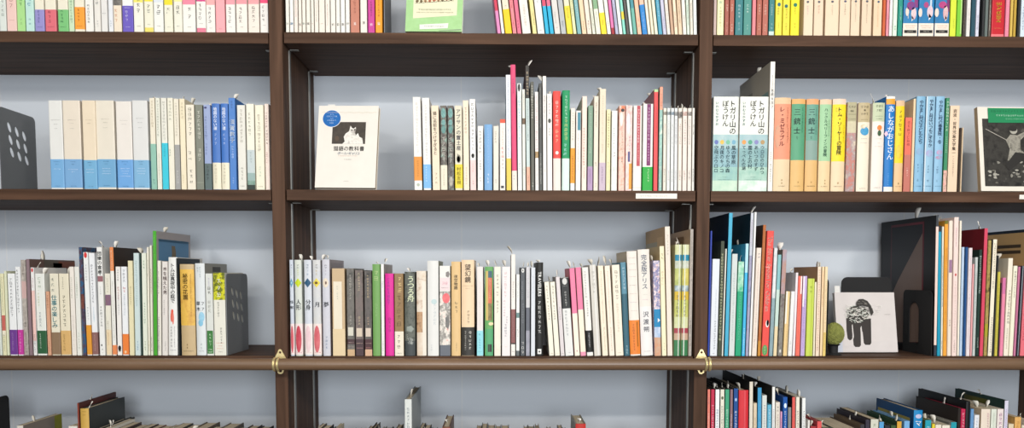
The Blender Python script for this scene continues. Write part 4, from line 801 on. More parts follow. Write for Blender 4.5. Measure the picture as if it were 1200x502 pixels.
DATA['R3'] = '''
829 831.4 271 2640a8 3.6 | k=g; l=thin royal-blue spine standing against the post
831.7 840.4 304 e3e8ee 3.4 | M 340 375 a8b0b8 .6 .2; M 376 410 3a3c44 .6 .3; N 415 6a6a70 .3; S 7; l=white paperback with bold dark vertical title, by the blue sliver
840.8 845.4 283 3c4432 4 | M 297 400 d8dcb0 .5 .75; k=g; l=dark olive spine with cream chain of letters
845.7 847.6 292 eaeade 4.4 | k=g
848.6 853.4 250 46aed0 5.6 | k=g; d=.22; s=16283c; l=tall cyan picture spine with a dark navy cover
854 860.8 298 d2dad8 4 | M 320 400 a8b0a8 .5 .4; S 7
861.3 868.4 307 14a374 4 | C 300 342 d8f0e4~50c090@60; M 340 400 78d0b0 .5 .4; S 9; l=emerald paperback with a pale upper end
869 873 286 42b8e8 4.8 | C 285 320 b8e4f4; M 385 415 d8f4ff; S 8; k=g; l=cyan spine, much shorter than its navy-covered neighbour
873.4 877.2 250 8c94b4~a8a4bc~7880a8@60 6.4 | C 248 300 ccd0da; M 258 290 a06a8a; k=g; d=.2; s=0e3242; l=tall mottled violet-grey spine with a deep teal cover
877.5 880.4 249 f3f3f0 6.6 | k=g; S 10
881 886.8 291 eddfd2 5.8 | M 297 303 2c4468 .5 .8; M 310 400 c8a8a0 .5 .3; M 398 408 9a6a5a .4 .3; l=blush spine with a dark blue mark near its top
887.4 891.4 264 b2642c 6.8 | M 285 390 d89a60 .5 .4; C 400 418 c88a30; k=g; s=3a2820; S 6; l=tall rust-brown spine tucked behind the red book
892 900.4 271 ec524a 7 | R 278 366 ffc8b8 The_Silver_Spoon_for_Children .5 7.2; O .65 380 .25 4.2 f4f0ec; O .7 379 .17 3.6 3a2a2a; O .45 411 .4 6.4 5c9c58; M 406 416 a8d0a0 .45 .35; k=g; l=red cookbook spine with pale English title and green badge; n=red cookbook
901 905.4 291 7e9aa4~98b0b4@40 6.2 | C 290 350 c8d0d4~e8e8e8@60; S 6
906 910.4 299 c8ddd3 5.6 | C 383 420 ead6ac; C 296 340 8cc0c4; S 6
911.2 916.6 293 6c5c5a~8c8a82~4a4444@60 6 | C 293 345 b88c7c~a8a0b0@40; O .5 412 .2 2 e0dcd4; S 10; l=dark mottled spine with a dusty pink upper end
917.4 922.4 342 eccd92 3.8 | P 0 .4 342 380 f4efe4; M 380 414 c09850 .7 .3
923.2 928 342 eeeeec 4 | M 400 412 a8a8b0 .4 .4
928.4 931.6 320 efe9ef 4.2 | C 318 420 efe6ea; S 6
932 937.2 324 f27464 3.6 | P .6 .9 324 345 f8f0ec; M 350 410 e05a50
937.8 943 324 c3abda 3.4 | P 0 .4 324 360 f0eaf4; M 350 410 a088c8
944 952 327 cada5c 3 | P .6 .75 327 418 b8c840; M 335 345 8a9a30
952.4 955 331 efe6cc 2.4 | d=.12
955.4 960 313 f5dfc6 2.8 | M 316 412 b88a70 .5 .6; k=g; s=b8906a; d=.14; S 8
960.4 963.6 313 f3d7ae 2.8 | M 318 360 d09a60; S 6
963.9 967.6 313 f4ddb2 2.8 | M 330 412 c89a58; C 390 418 e8cc78; S 7
1094 1097.6 252.5 3a4046 3 | C 266 405 f4d9cf; C 405 418 343a44; k=g; d=.245; s=111113; V .22 .78 262 410 191a1f; V .2 .8 258 261 6a2430; V .195 .22 258 412 6a2430; V .78 .8 258 416 4a2028; U 7a665c .22 404 .22 272 .66 331 .78 350 .78 410; V .22 .78 399 409 b01c2c; S 14; l=great black picture book with a red-lined cover facing the moss ball; n=black picture book
1098 1102 265 1c9aba 1.6 | k=g; C 264 272 2a2c30; l=turquoise picture spine next after the great black one
1102.3 1104.6 266 f2eede 1.8 | M 300 360 5a8a9a; M 400 410 6a8a6a; k=g
1104.9 1109.4 259 eda63e 2.2 | k=g; M 290 400 b87420 .5 .4; C 258 263 6a6a28; S 9; l=golden orange picture spine
1109.9 1114.6 259 f0e2d2 2.4 | P .1 .9 305 320 a07a9a; M 375 383 8a6a6a; k=g; S 6
1115.2 1121 255 f6ded6 3 | M 267 290 b07a94 .5 .35; O .5 322.5 .2 1.6 c84a4a; M 330 395 d0b8b4; M 399 414 7a6a64 .5 .4; k=g; S 6
1121.3 1124 259 f3ead8 3.4 | k=g
1124.3 1127.6 290 bcd2ea 3 | k=g; M 330 400 9ab8d8
1128 1131.4 290 1e4e84 3.4 | k=g; l=dark blue picture spine among pale ones
1131.9 1136.4 291 ece0e2 3.6 | k=g; M 300 410 c8b0b8 .5 .3
1136.7 1138.8 310 f2b0b2 3.2 | k=g
1139.3 1142.8 302 c6cecc 3.6 | k=g; M 320 410 98a49c
1143.2 1147 293 1e3832 4.4 | M 300 345 d8e4dc .5 .7; M 396 408 f0f0e8; k=g; l=black-green spine with white lettering
1147.6 1152 268 da4c66 6 | k=g; d=.17; s=7c1a26; V .42 .95 300 420 cda878; V .6 .85 293 420 d8b88a; S 10; l=crimson picture spine showing a maroon cover
1152.5 1156.8 282 8c7c44~b09a58~5a4c28@60 6 | k=g; S 5; C 380 395 a8a030
1157.4 1162.4 281 f6edd6 6.6 | M 285 340 5a4a44 .5 .5; M 372 414 3a3a44 .6 .5; k=g; s=18222e; S 6; l=cream spine with jumbled black lettering
1162.8 1165 300 2e3034 6 | k=g
1165.4 1168.8 319 cfc350 4.4 | k=g; M 330 410 8a8430
1169.2 1170.9 332 3a3038 4 | k=g
1171.2 1175.4 326 ef8cac 4.2 | k=g; C 326 345 d878a8
1175.8 1181.6 303 f6edda 6 | M 340 380 3a3a3a .6 .6; M 385 410 8a7a6a .5 .4; k=g; S 7; s=efe4cc
1182 1187 312 f6f2da 6 | M 318 350 4a3a44 .5 .5; k=g; S 8
1187.4 1190.4 313 c87a9a 6 | k=g
1190.8 1194.4 312 2e343c 6.4 | k=g; P .4 .6 312 418 a8b0b8; l=dark slate spine with a pale central line
1195 1200.6 312 e97480 6.4 | k=g; M 330 400 b04a5a
1201.6 1206 272 d8b47c 8 | k=g; d=.235; s=d0aa74; V .15 .5 286 290 4a3c2c; V .15 .5 293 297 4a3c2c; V .6 .9 282 288 8a6c48; l=tall tan picture book whose printed cover shows past the coral spine
1206.6 1212 268 1a2a3a 8 | k=g; d=.25; s=1a2a3a; l=tall navy picture book at the far end
'''
DATA['L4'] = '''
95 97.4 473 8a4030 | k=g; d=.165; s=5a2c28; S 7; l=brick-red picture book, taller of the pair; n=brick-red picture book
97.8 108.2 479.5 d0a850 | C 478 520 d2aa54; N 483 6a5420 .5; N 487 6a5420 .4; k=h; d=.165; s=3a3e3e; S 8; l=thick gold-spined hardcover with a dark grey cover; n=gold-spined hardcover
84 94.4 500 e4e0d6 | S 14
24 31.6 499.5 dcd8cc | d=.15; s=8c8278; V .8 1 480 613 8a8a20; S 8; l=white spine whose grey side ends in an olive patch
10 23.4 508 8a8a20 | d=.15; k=h; s=8a8a24
109 113 506 55524c | d=.15
113.4 119 505.5 2c2c28 | k=h; d=.17; s=30322e; S 7
119.6 127 505 e0dcd0 | S 9; d=.14
127.6 138 508 4a3c38 |
138.6 150 511 6a5650 | S 5
150.6 160 510 3a3430 |
160.6 170 511 7a5048 | S 5
170.6 181 512 c8c0b0 |
181.6 190 511 5a5448 | S 6
190.6 203 509 4a4a44 | S 6
203.6 214 511 8a8070 |
214.6 232 510 6a5c46 | k=h; d=.15; s=5e5240; S 8
232.6 244 513 a89878 |
244.6 262 511 756c60 | k=h; d=.15; s=6e665c; S 7
262.6 276 514 8a8478 |
276.6 290 511 5a5248 | k=h; s=4a4038; S 6
290.6 304 512 3c3834 | k=h; s=3a3430
304.6 318 515 8a7c6a | S 6
'''
DATA['M4'] = '''
475 483.6 468.5 dfe3df | M 478 520 6a7a84 .5 .45; k=g; d=.2; s=b0b8ba; S 10; l=white picture spine standing far above the low books; n=tall white spine
518.6 528 501 8a5a44~6a4434@60 | k=h; d=.15; s=6a4a3a; S 4; l=brown hardcover whose page tops rise among low books
673.6 686 497.5 c83a34 | C 503 508 e8c8b0; k=h; d=.12; s=9a9a90; S 4; l=red hardcover with grey page tops near the end of low books
'''
DATA['R4'] = '''
827.4 831 457 ea8472 1.5 | M 466 474 6a7a90; M 485 540 f0d8d0 .5 .6; k=g; s=20201e; S 6
831.6 836.2 457 c42c4e 1.5 | M 475 540 f0c8d0 .5 .6; k=g; s=20201e; S 6
836.8 842 457 f3f5f5 1.5 | M 480 540 4a7aa0 .5 .6; k=g; s=20201e; S 6
842.6 847.6 457 ebe7d6 1.5 | O .5 467 .3 2 5a6a4a; M 476 540 4a7a5a .5 .6; k=g; s=20201e; S 6
848.2 853.4 457 44a47c 1.5 | M 480 540 d0f0e0 .5 .6; k=g; s=20201e; S 6
854 857.6 457 8e6e74 1.5 | M 486 540 f0e8e8 .5 .6; k=g; s=20201e; S 6
858.2 863.6 456 1c4e94 1.5 | O .5 469 .25 2 a8c8f0; M 482 540 e8f0ff .5 .6; k=g; s=20201e; S 7
864.4 876 458 da343e 1.5 | P .5 .7 458 520 e2525a; k=h; s=2a2020; S 8; l=broad glossy red spine without print
876.6 881.2 448 e2daca 1.5 | k=g; d=.21; s=222426; S 6; l=tall cream spine above the red one with a charcoal cover
881.6 886 473 dfcdb0 1.2 | k=g; M 490 540 a89878
886.4 891.4 455 3e9aca 1.3 | k=g; M 470 540 98d0f0 .5 .4; s=1c2024; S 5
891.8 897.6 464 dce0dc 1.2 | k=g; M 475 540 6a7a80 .5 .5; S 6
898 903 475 64b4d4 1.2 | M 480 540 d8f0f8 .5 .6; k=g
903.4 907.2 454 f1f1ee 1.3 | k=g; d=.22; s=2c2a28; M 480 540 4a7a9a .5 .5; S 6
907.6 913 472 e6ddd0 1.2 | k=g; M 476 484 4a3a34; M 486 540 9a7a6a; S 10
913.4 915.8 483 e2a8cc 1 | k=g; M 490 540 b04a80
916.2 921.8 466 1454a6 1.2 | O .5 476 .3 3 e0f0ff; M 482 540 e0f0ff .5 .5; k=g; S 8; l=deep blue spine with white marks, on the slope of the row
922.2 926.4 478 8a8c8a 1 | k=g; S 6; s=3a3632
927 931 466 e05e56 1.1 | k=g; s=201e1e; d=.2
931.6 936.2 466 efe9d8 1.1 | M 482 540 3a3420 .5 .6; k=g; S 9
936.6 938.2 467 20201e 1.1 | k=g
938.6 943.2 467 eff1ef 1.1 | M 482 540 2c2c2c .5 .6; k=g; S 9
943.6 946.2 493 f0ece6 | k=g
946.8 954 500 a83038 | k=g; s=6a2028; S 6; d=.14
954.4 960 494.5 e85c5c | k=g; s=b84048; S 5
960.6 974 502 4a5a44 | s=1e2a20; k=h; d=.15; S 6
974.6 1004 503 7e7066 | k=h; s=5c4c44; d=.15; l=very thick grey-brown hardcover low in the row
1004.6 1010 498 3c3a40 | k=g; s=6a5a48; S 5
1010.6 1016 492.5 3a3644 | k=g; s=2a2430; d=.15; S 5
1016.6 1026 492 d9d9c9 | s=4a4034; d=.16; M 496 520 8a9a80 .5 .5; l=pale sage paperback with a leafy mark at its top
1026.6 1032.4 495 5aa4dc | k=g; s=b0a078; d=.15
1033 1039.6 499 2a3038 | k=g; S 8; s=203024; d=.16
1040.2 1046.4 499 3e5a34 | k=g; S 8; s=24402c; d=.16
1047.2 1053 494.5 e0aa40 | k=g; s=2a4a34; S 8
1055.6 1062.4 494 7cb4e4 | k=g; S 7
1066.8 1077.4 481.5 1c8aca | O .5 488.5 .35 2.6 c8c8e8; T 492 511 f0f4f8 マザ .5 8; k=h; d=.175; s=164e80; V .1 .95 492 498 a89a50; l=bright blue hardcover with an oval mark and white lettering; n=bright blue hardcover
1080 1087.4 493 28a4b8 | M 498 520 d8f4f4 .5 .6; k=g; S 8; s=6a7a40
1088 1091.8 497.5 e8d23c | k=g
1092.2 1099.4 498.5 efe8d6 | S 9; k=g
1100 1109.4 499 f0ead8 | S 9; k=g
1110 1117 495.5 26a0b0 | k=g; s=9a9a94; d=.1; V .1 .95 497 560 6c6c66
1117.4 1120.8 479 2a2420 | k=g; d=.175; s=2c2420; l=very dark brown cover slanting back behind the turquoise spine
1121.2 1126.6 480 c22a52 | M 484 520 f8c8d0 .5 .6; k=g; S 9; l=deep pink spine with white characters against the black volume
1127 1132 471 16181a | k=h; d=.2; s=121416; S 10; l=black volume with a long dark top, taller than the pink spine
1132.4 1136.4 480 6c9ccc | k=g; S 6
1137 1143 487 eceef2 | k=g; M 490 520 a8b8d0
1144.6 1155.6 480 f1e3d2 | s=d8c0a0; M 484 520 a85a80 .75 .25; S 8
1156.2 1162.8 480 e5ebdd | M 484 520 a8b8a0 .5 .3; S 8
1163.4 1171 480 f2e6e2 | M 484 520 a04a90 .5 .6; S 8
1171.4 1176 470 dfdcee | k=g; d=.19; s=1c3c38; V .3 .8 474 540 5a5a20; S 8; M 480 520 a890c8; l=tall pale lilac spine with a dark green cover
1177 1183.4 497.5 e8d8b8 | S 6
1184 1191.6 489.5 eab66c | M 494 520 b07830; l=apricot paperback near the dark upright
1192.4 1197.4 499 e8dccb |
1198 1203 493 f0e8da | S 6
'''
# ------------------------------------------------------------------ the bookcase and the room
WOOD_LONG = wood('dark_oak_boards', '3e2c21', '5e4536', (3, 60, 60))
WOOD_UP = wood('dark_oak_uprights', '3e2c21', '5e4536', (60, 60, 3))
WOOD_RAIL = wood('bronzed_rail', '67503c', '785e48', (4, 40, 40), .36, .03, .5)
STEEL = plain('brushed_steel', '8a8a86', .45, .8)
BRASS = plain('polished_brass', 'e2d09a', .34, .7, .04)
GREY_METAL = plain('grey_painted_steel', '74777a', .5, .1, .04, 30)
BLACK_METAL = plain('black_painted_steel', '121214', .8, 0., .1, 60)

def build_place():
    floor_z, top_z = 0., 2.75
    wall = plain('wall_paint', 'cbd2da', .9, 0, .012, 2)
    m = MB(); m.box((-3.6, DEPTH, floor_z), (3.6, DEPTH+.1, top_z), wall); tag(m.build('wall_back'), kind='structure')
    m = MB(); m.box((-3.6, -6, -.05), (3.6, DEPTH+.1, floor_z), wood('floor_boards', '3a2c22', '4a3a2c', (2, 30, 30))); tag(m.build('floor'), kind='structure')
    m = MB(); m.box((-3.6, -6, top_z), (3.6, DEPTH+.1, top_z+.05), plain('ceiling_paint', 'd8d6d0', .9)); tag(m.build('ceiling'), kind='structure')
    seam = plain('seam_filler', 'd2d6da', .8, 0, .02)
    for i, px in enumerate((8, 541, 1058)):
        X = at(px, 300, DEPTH).x; m = MB(); m.box((X-.0016, DEPTH-.0004, .1), (X+.0016, DEPTH+.001, 2.6), seam); tag(m.build('trim_%d' % (i+1)), kind='structure')
    case = empty('bookcase', (-.03, 0, 0))
    tag(case, 'dark brown oak bookcase of square bays standing against the grey wall', 'bookcase')
    O = Vector((-.03, 0, 0))
    def part(mb, name, bevel=0.):
        o = mb.build(name, case, bevel=bevel); o.location = -O; return o
    ups = [(BAY['L'][0]-_th, BAY['L'][0]), _xa, _xb, (BAY['R'][1], BAY['R'][1]+_th)]
    for a, b in ups:
        m = MB(); m.box((a, 0, .0), (b, DEPTH-.0005, 2.45), WOOD_UP); part(m, 'upright', .0008)
    bays = [('L', ups[0][1], ups[1][0]), ('M', ups[1][1], ups[2][0]), ('R', ups[2][1], ups[3][0])]
    thick = at(600, 38.6).z-at(600, 51.6).z
    for b, x0, x1 in bays:
        for z in (ZS[b+'1']+.265, ZS[b+'1'], ZS[b+'2'], ZS[b+'3'], ZS[b+'4']):  # topmost board unseen, set low to shade the wall behind the top row
            m = MB(); m.box((x0+.0025, .003, z-thick), (x1-.0025, DEPTH-.001, z), WOOD_LONG); part(m, 'shelf_board', .0008)
            for X, s in ((x0, 1), (x1, -1)):            # clips that carry the board
                for y in (.052, .226):
                    m = MB(); m.box((min(X+s*.003, X+s*.021), y-.005, z-thick-.0026), (max(X+s*.003, X+s*.021), y+.005, z-thick-.0006), STEEL)
                    part(m, 'shelf_clip', .0004)
        zs = [ZS[b+'1']+.265, ZS[b+'1'], ZS[b+'2'], ZS[b+'3'], ZS[b+'4']]
        for X, s in ((x0, 1), (x1, -1)):
            for y in (.052, .226):
                for hi, lo in zip(zs, zs[1:]):
                    m = MB(); m.box((min(X, X+s*.0024), y-.005, lo+.001), (max(X, X+s*.0024), y+.005, hi-thick-.003), STEEL); part(m, 'shelf_standard')
    # rail for a library ladder
    zr = at(600, 427.3, -.034).z; r = .0125; m = MB(); n = 24
    ring = [(-.034+r*sin(2*pi*i/n), zr+r*cos(2*pi*i/n)) for i in range(n)]
    X0, X1 = -1.9, 1.9
    for i in range(n):
        p, q = ring[i], ring[(i+1) % n]
        m.face([(X0, *p), (X1, *p), (X1, *q), (X0, *q)], WOOD_RAIL)
    m.face([(X0, *p) for p in ring], WOOD_RAIL); m.face([(X1, *p) for p in ring[::-1]], WOOD_RAIL)
    rail = part(m, 'ladder_rail'); rail['label'] = 'bronzed round rail running along the front'
    for f in rail.data.polygons: f.use_smooth = len(f.vertices) == 4
    for xp, xr in ((328.8, 324.4), (821.6, 829.0)):
        X = at(xp, 427).x; R = at(xr, 427, -.034).x; m = MB()
        ztop, zbot = at(xp, 409.5).z, at(xp, 438.6).z; zm = at(xp, 421).z; zn = at(xp, 431).z
        out = []
        for a in range(0, 181, 20): out.append((X+.0042*cos(math.radians(a)), ztop-.0042+.0042*sin(math.radians(a))))
        out += [(X-.013, zm), (X-.013, zn)]
        for a in range(180, 361, 20): out.append((X+.007*cos(math.radians(a)), zbot+.007+.007*sin(math.radians(a))))
        out += [(X+.013, zn), (X+.013, zm)]
        br = plate_with_holes('rail_bracket', out, [[(X+.0026*cos(2*pi*i/14), ztop-.0068+.0026*sin(2*pi*i/14)) for i in range(14)],
                                                  [(X+.0034*cos(2*pi*i/14), zbot+.0068+.0034*sin(2*pi*i/14)) for i in range(14)]], .0025, BRASS, 'y', -.0026, case)
        br.location = Vector(br.location)-O
        br['label'] = 'polished brass bracket plate screwed to the upright'
        m = MB(); n = 28                                  # clasp round the rail
        for xo, w in ((-.0045, .0055), (.0035, .0055)):
            a0, a1 = R+xo-w/2, R+xo+w/2; k = 7; prof = []
            for j in range(k+1):
                t = j/k; prof.append((a0+(a1-a0)*t, r+.0008+.0020*sin(pi*t)))
            for i in range(n):
                c0, s0, c1, s1 = cos(2*pi*i/n), sin(2*pi*i/n), cos(2*pi*(i+1)/n), sin(2*pi*(i+1)/n)
                for (xa_, ra), (xb_, rb) in zip(prof, prof[1:]):
                    m.face([(xa_, -.034+ra*s0, zr+ra*c0), (xb_, -.034+rb*s0, zr+rb*c0), (xb_, -.034+rb*s1, zr+rb*c1), (xa_, -.034+ra*s1, zr+ra*c1)], BRASS)
        lo, hi = sorted((X, R)); m.box((lo-.004, -.0225, zr-.004), (hi+.004, -.003, zr+.004), BRASS)
        cl = m.build('rail_clasp', br, smooth=False); cl.location = (0, 0, 0); cl.matrix_parent_inverse.identity()
    return case

def plate_with_holes(name, outline, holes, thick, mat, axis, off, parent=None):
    """A flat sheet with cut-outs: outline in (x, z) for axis 'y' or (y, z) for axis 'x'; OFF is its place on the axis."""
    bm = bmesh.new(); edges = []
    for loop in [outline]+holes:
        vs = [bm.verts.new((p[0], off, p[1]) if axis == 'y' else (off, p[0], p[1])) for p in loop]
        edges += [bm.edges.new((vs[i], vs[(i+1) % len(vs)])) for i in range(len(vs))]
    bmesh.ops.triangle_fill(bm, use_beauty=True, use_dissolve=False, edges=edges)
    ext = bmesh.ops.extrude_face_region(bm, geom=list(bm.faces))
    d = Vector((0, thick, 0)) if axis == 'y' else Vector((thick, 0, 0))
    bmesh.ops.translate(bm, verts=[v for v in ext['geom'] if isinstance(v, bmesh.types.BMVert)], vec=d)
    bmesh.ops.recalc_face_normals(bm, faces=bm.faces)
    me = bpy.data.meshes.new(name); bm.to_mesh(me); bm.free(); me.materials.append(mat)
    o = bpy.data.objects.new(name, me); C.objects.link(o)
    if parent: o.parent = parent
    return o

def bookend(px, ybase, z, depth, height, foot, mat, label, kind, y0=.012, lean=0.):
    """An L-shaped steel bookend: upright plate lying along the depth of the shelf and a thin foot to one side (FOOT: signed length)."""
    X = at(px, ybase, y0).x
    root = empty('bookend', (X, y0, z), (0, lean, 0)); tag(root, label, 'bookend')
    r = .012; out = [(0, .0003), (depth, .0003)]
    for a in range(0, 91, 15): out.append((depth-r+r*cos(math.radians(a)), height-r+r*sin(math.radians(a))))
    for a in range(90, 181, 15): out.append((r+r*cos(math.radians(a)), height-r+r*sin(math.radians(a))))
    holes = []
    if kind == 'ovals':
        for i in range(3):
            for j in range(3):
                cy, cz = depth*(.27+.2*i)+.003*j, height*(.78-.15*j)-.005*i; h = []
                for k in range(16):
                    a = 2*pi*k/16; u, v = .006*cos(a), .0105*sin(a); h.append((cy+u+v*-.35, cz+v))
                holes.append(h)
    elif kind == 'arch':
        h = [(depth*.44, .022), (depth*.78, .022), (depth*.78, height*.66)]
        w = depth*.17; c = depth*.61
        for a in range(15, 180, 15): h.append((c+w*cos(math.radians(a)), height*.66+w*sin(math.radians(a))))
        h.append((depth*.44, height*.66)); holes.append(h)
    plate_with_holes('upright_plate', out, holes, .0014, mat, 'x', 0, root)
    m = MB(); m.box((min(0, foot), .004, .00004), (max(0, foot), depth-.004, .00034), mat); m.build('foot', root)
    return root

# ------------------------------------------------------------------ things that show their face
def facing_book(name, X, y, z, w, h, t, lean, yaw, roll, front, back_col, draw, label, slip=None, spine=None, rounded=False):
    """A book standing with its front cover to the room, leaning back; DRAW(put) prints on the cover in metres from its lower corner."""
    root = empty(name, (X, y, z), (0, 0, 0))
    root.rotation_euler = (Matrix.Rotation(yaw, 3, 'Z') @ Matrix.Rotation(-lean, 3, 'X') @ Matrix.Rotation(roll, 3, 'Y')).to_euler()
    tag(root, label, 'book')
    m = MB(); F = paper(front); S = paper(spine or front); c = .0014
    m.box((0, 0, 0), (w, c, h), F); m.box((0, t-c, 0), (w, t, h), paper(back_col)); m.box((0, c, 0), (c, t-c, h), S)
    lift = [0.]
    def put(poly, col):
        lift[0] += .00002
        m.mesh([(x, -.0001-lift[0], zz) for x, zz in poly], [tuple(range(len(poly)))], paper(col))
    def mesh(vs, fs, col):
        m.mesh([(x, -.0003-lift[0], zz) for x, zz in vs], fs, paper(col))
    draw(put, mesh, w, h)
    m.build('cover', root)
    m = MB(); m.box((c+.0003, c+.0002, .0012), (w-.0015, t-c-.0002, h-.0012), pages_mat()); m.build('page_block', root)
    if slip:
        fx, sw, sh = slip; m = MB()
        m.box((fx*w-sw/2, t*.5, h-.02), (fx*w+sw/2, t*.5+.0004, h+sh), paper('e9e7e2', .7)); m.build('paper_slip', root)
    return root

def disc(xc, zc, rx, rz, n=28, a0=0.): return [(xc+rx*cos(a0+2*pi*i/n), zc+rz*sin(a0+2*pi*i/n)) for i in range(n)]
def rect(a, b, c, d): return [(a, b), (c, b), (c, d), (a, d)]
def blob(r, xc, zc, rx, rz, n=22, j=.18): return [(xc+rx*cos(2*pi*i/n)*(1+r.uniform(-j, j)), zc+rz*sin(2*pi*i/n)*(1+r.uniform(-j, j))) for i in range(n)]
def line_marks(mesh, r, x0, x1, z, h, col):
    n = max(3, int((x1-x0)/(h*1.1)))
    for i in range(n):
        for q in scribble(r, x0+(x1-x0)*(i+.5)/n, z, (x1-x0)/n*.92, h): mesh(q, [(0, 1, 2, 3)], col)
def words(mesh, s, xc, z, size, col, width=None, slant=0.):
    pc, ln = lay_line(s, size); k = 1 if not width else width/ln
    for p, fs in pc: mesh([(xc+(x-ln/2)*k, z+y+slant*(x-ln/2)*k) for x, y in p], fs, col)

def draw_cat_book(put, mesh, w, h):
    r = random.Random(3)
    put(rect(w*.245, h*.532, w*.80, h*.80), '3a342e~4c443c@60')
    cat = [(.42, .533), (.46, .56), (.44, .62), (.47, .66), (.52, .685), (.535, .72), (.545, .755), (.575, .725), (.60, .72), (.635, .74), (.635, .70), (.625, .665), (.64, .64), (.675, .665), (.70, .62), (.755, .60), (.765, .533)]
    put([(a*w, b*h) for a, b in cat], 'dcd6cc~f0ece4~a09890@70')
    put(blob(r, w*.33, h*.60, w*.035, h*.03), '5a4a3c'); put(blob(r, w*.62, h*.705, w*.012, h*.012), '4a443e')
    put(blob(r, w*.57, h*.70, w*.012, h*.01), '3a342e')
    put(disc(w*.225, h*.842, w*.158, h*.107, 40), 'f4f2ec'); put(disc(w*.225, h*.842, w*.15, h*.1015, 40), '1668b4')
    for i, (a, sz) in enumerate(((.895, .25), (.87, .7), (.845, .2), (.82, .6), (.79, .25))):
        x = w*(.225-sz*.13); line_marks(mesh, r, x, w*(.225+sz*.13), h*(a-.002), h*.018, 'd8ecfa')
    words(mesh, '猫語の教科書', w*.54, h*.452, w*.084, '3c3834', w*.52)
    words(mesh, 'ポール・ギャリコ', w*.535, h*.402, w*.052, '5a6c80', w*.37)
    line_marks(mesh, r, w*.36, w*.68, h*.386, h*.014, 'c8a890'); line_marks(mesh, r, w*.46, w*.60, h*.342, h*.014, '9a9a94')
    line_marks(mesh, r, w*.465, w*.56, h*.078, h*.014, '8a8880')
    z = h*.915; n = 24
    for i in range(n):
        f = lambda u: z+h*.004*sin(u*40)
        a, b = w*(.05+.92*i/n), w*(.05+.92*(i+1)/n); put([(a, f(i/n)), (b, f((i+1)/n)), (b, f((i+1)/n)+.0006), (a, f(i/n)+.0006)], 'd8ceb8')

def draw_green_book(put, mesh, w, h):
    r = random.Random(5)
    put([(w*.13, h*.165), (w*.90, h*.205), (w*.91, h*.93), (w*.12, h*.93)], 'f0eccc')
    for i in range(9):
        x = w*(.19+.075*i); q = h*(.355+.004*i)
        put(blob(r, x, q+h*.025, w*.028, h*.02, 14, .4), r.choice(('5a7a54', '7a6a4a', 'b89068', '8a9a6a', 'c87858')))
        put([(x-.005, q), (x+.006, q+.0003), (x+.006, q+.001), (x-.005, q+.0008)], '4a4a3a')
        put([(x-.001, q), (x, q), (x+.001, q+h*.05), (x, q+h*.05)], '5a5444')
    put(blob(r, w*.5, h*.66, w*.28, h*.14, 22, .2), 'd8e0b0')
    line_marks(mesh, r, w*.22, w*.80, h*.275, h*.02, '5a7a4c'); line_marks(mesh, r, w*.19, w*.84, h*.24, h*.013, '9a9a70')
    put([(w*.255, h*.025), (w*.75, h*.04), (w*.76, h*.105), (w*.25, h*.085)], 'f2f2e8')
    line_marks(mesh, r, w*.33, w*.69, h*.062, h*.015, '5a6a54')
    put([(w*.60, h*.006), (w*.985, h*.018), (w*.985, h*.03), (w*.60, h*.012)], '8a9a84')

def draw_photo_book(put, mesh, w, h):
    r = random.Random(9)
    put(rect(w*.06, h*.055, w*1.0, h*.86), '24221f~3a3834~181716@40')
    for i in range(46):
        put(blob(r, w*r.uniform(.09, .97), h*r.uniform(.08, .36), w*r.uniform(.01, .035), h*r.uniform(.006, .02), 9, .4), r.choice(('8a877e', '6a675e', 'a8a59a', '4a4844')))
    for i in range(16):
        put(blob(r, w*r.uniform(.08, .97), h*r.uniform(.5, .82), w*r.uniform(.015, .05), h*r.uniform(.01, .03), 9, .4), r.choice(('3a3834', '55524c', '2c2a28')))
    put([(w*.40, h*.36), (w*.44, h*.50), (w*.39, h*.60), (w*.46, h*.67), (w*.56, h*.66), (w*.66, h*.70), (w*.69, h*.67), (w*.60, h*.60), (w*.60, h*.50), (w*.66, h*.44), (w*.62, h*.36)], '7a766c~a09c90~55524a@60')
    put(disc(w*.51, h*.72, w*.055, h*.045), 'b0aca0'); put(blob(r, w*.505, h*.742, w*.06, h*.035), '2a2826')
    put([(w*.36, h*.30), (w*.52, h*.46), (w*.70, h*.44), (w*.78, h*.20), (w*.70, h*.16), (w*.62, h*.36), (w*.42, h*.24)], '2a2826')
    put([(w*.10, h*.73), (w*.40, h*.60), (w*.40, h*.607), (w*.10, h*.738)], 'b8b4aa')
    put([(w*.84, h*.6), (w*.95, h*.6), (w*.97, h*.86), (w*.85, h*.86)], 'd0ccc2')
    put(rect(w*.145, h*.81, w*1.0, h*.985), '1f8a58')
    line_marks(mesh, r, w*.18, w*.94, h*.945, h*.03, '0f5c38'); line_marks(mesh, r, w*.26, w*.94, h*.895, h*.024, 'c8ecd8'); line_marks(mesh, r, w*.4, w*.8, h*.855, h*.018, '98d0b0')

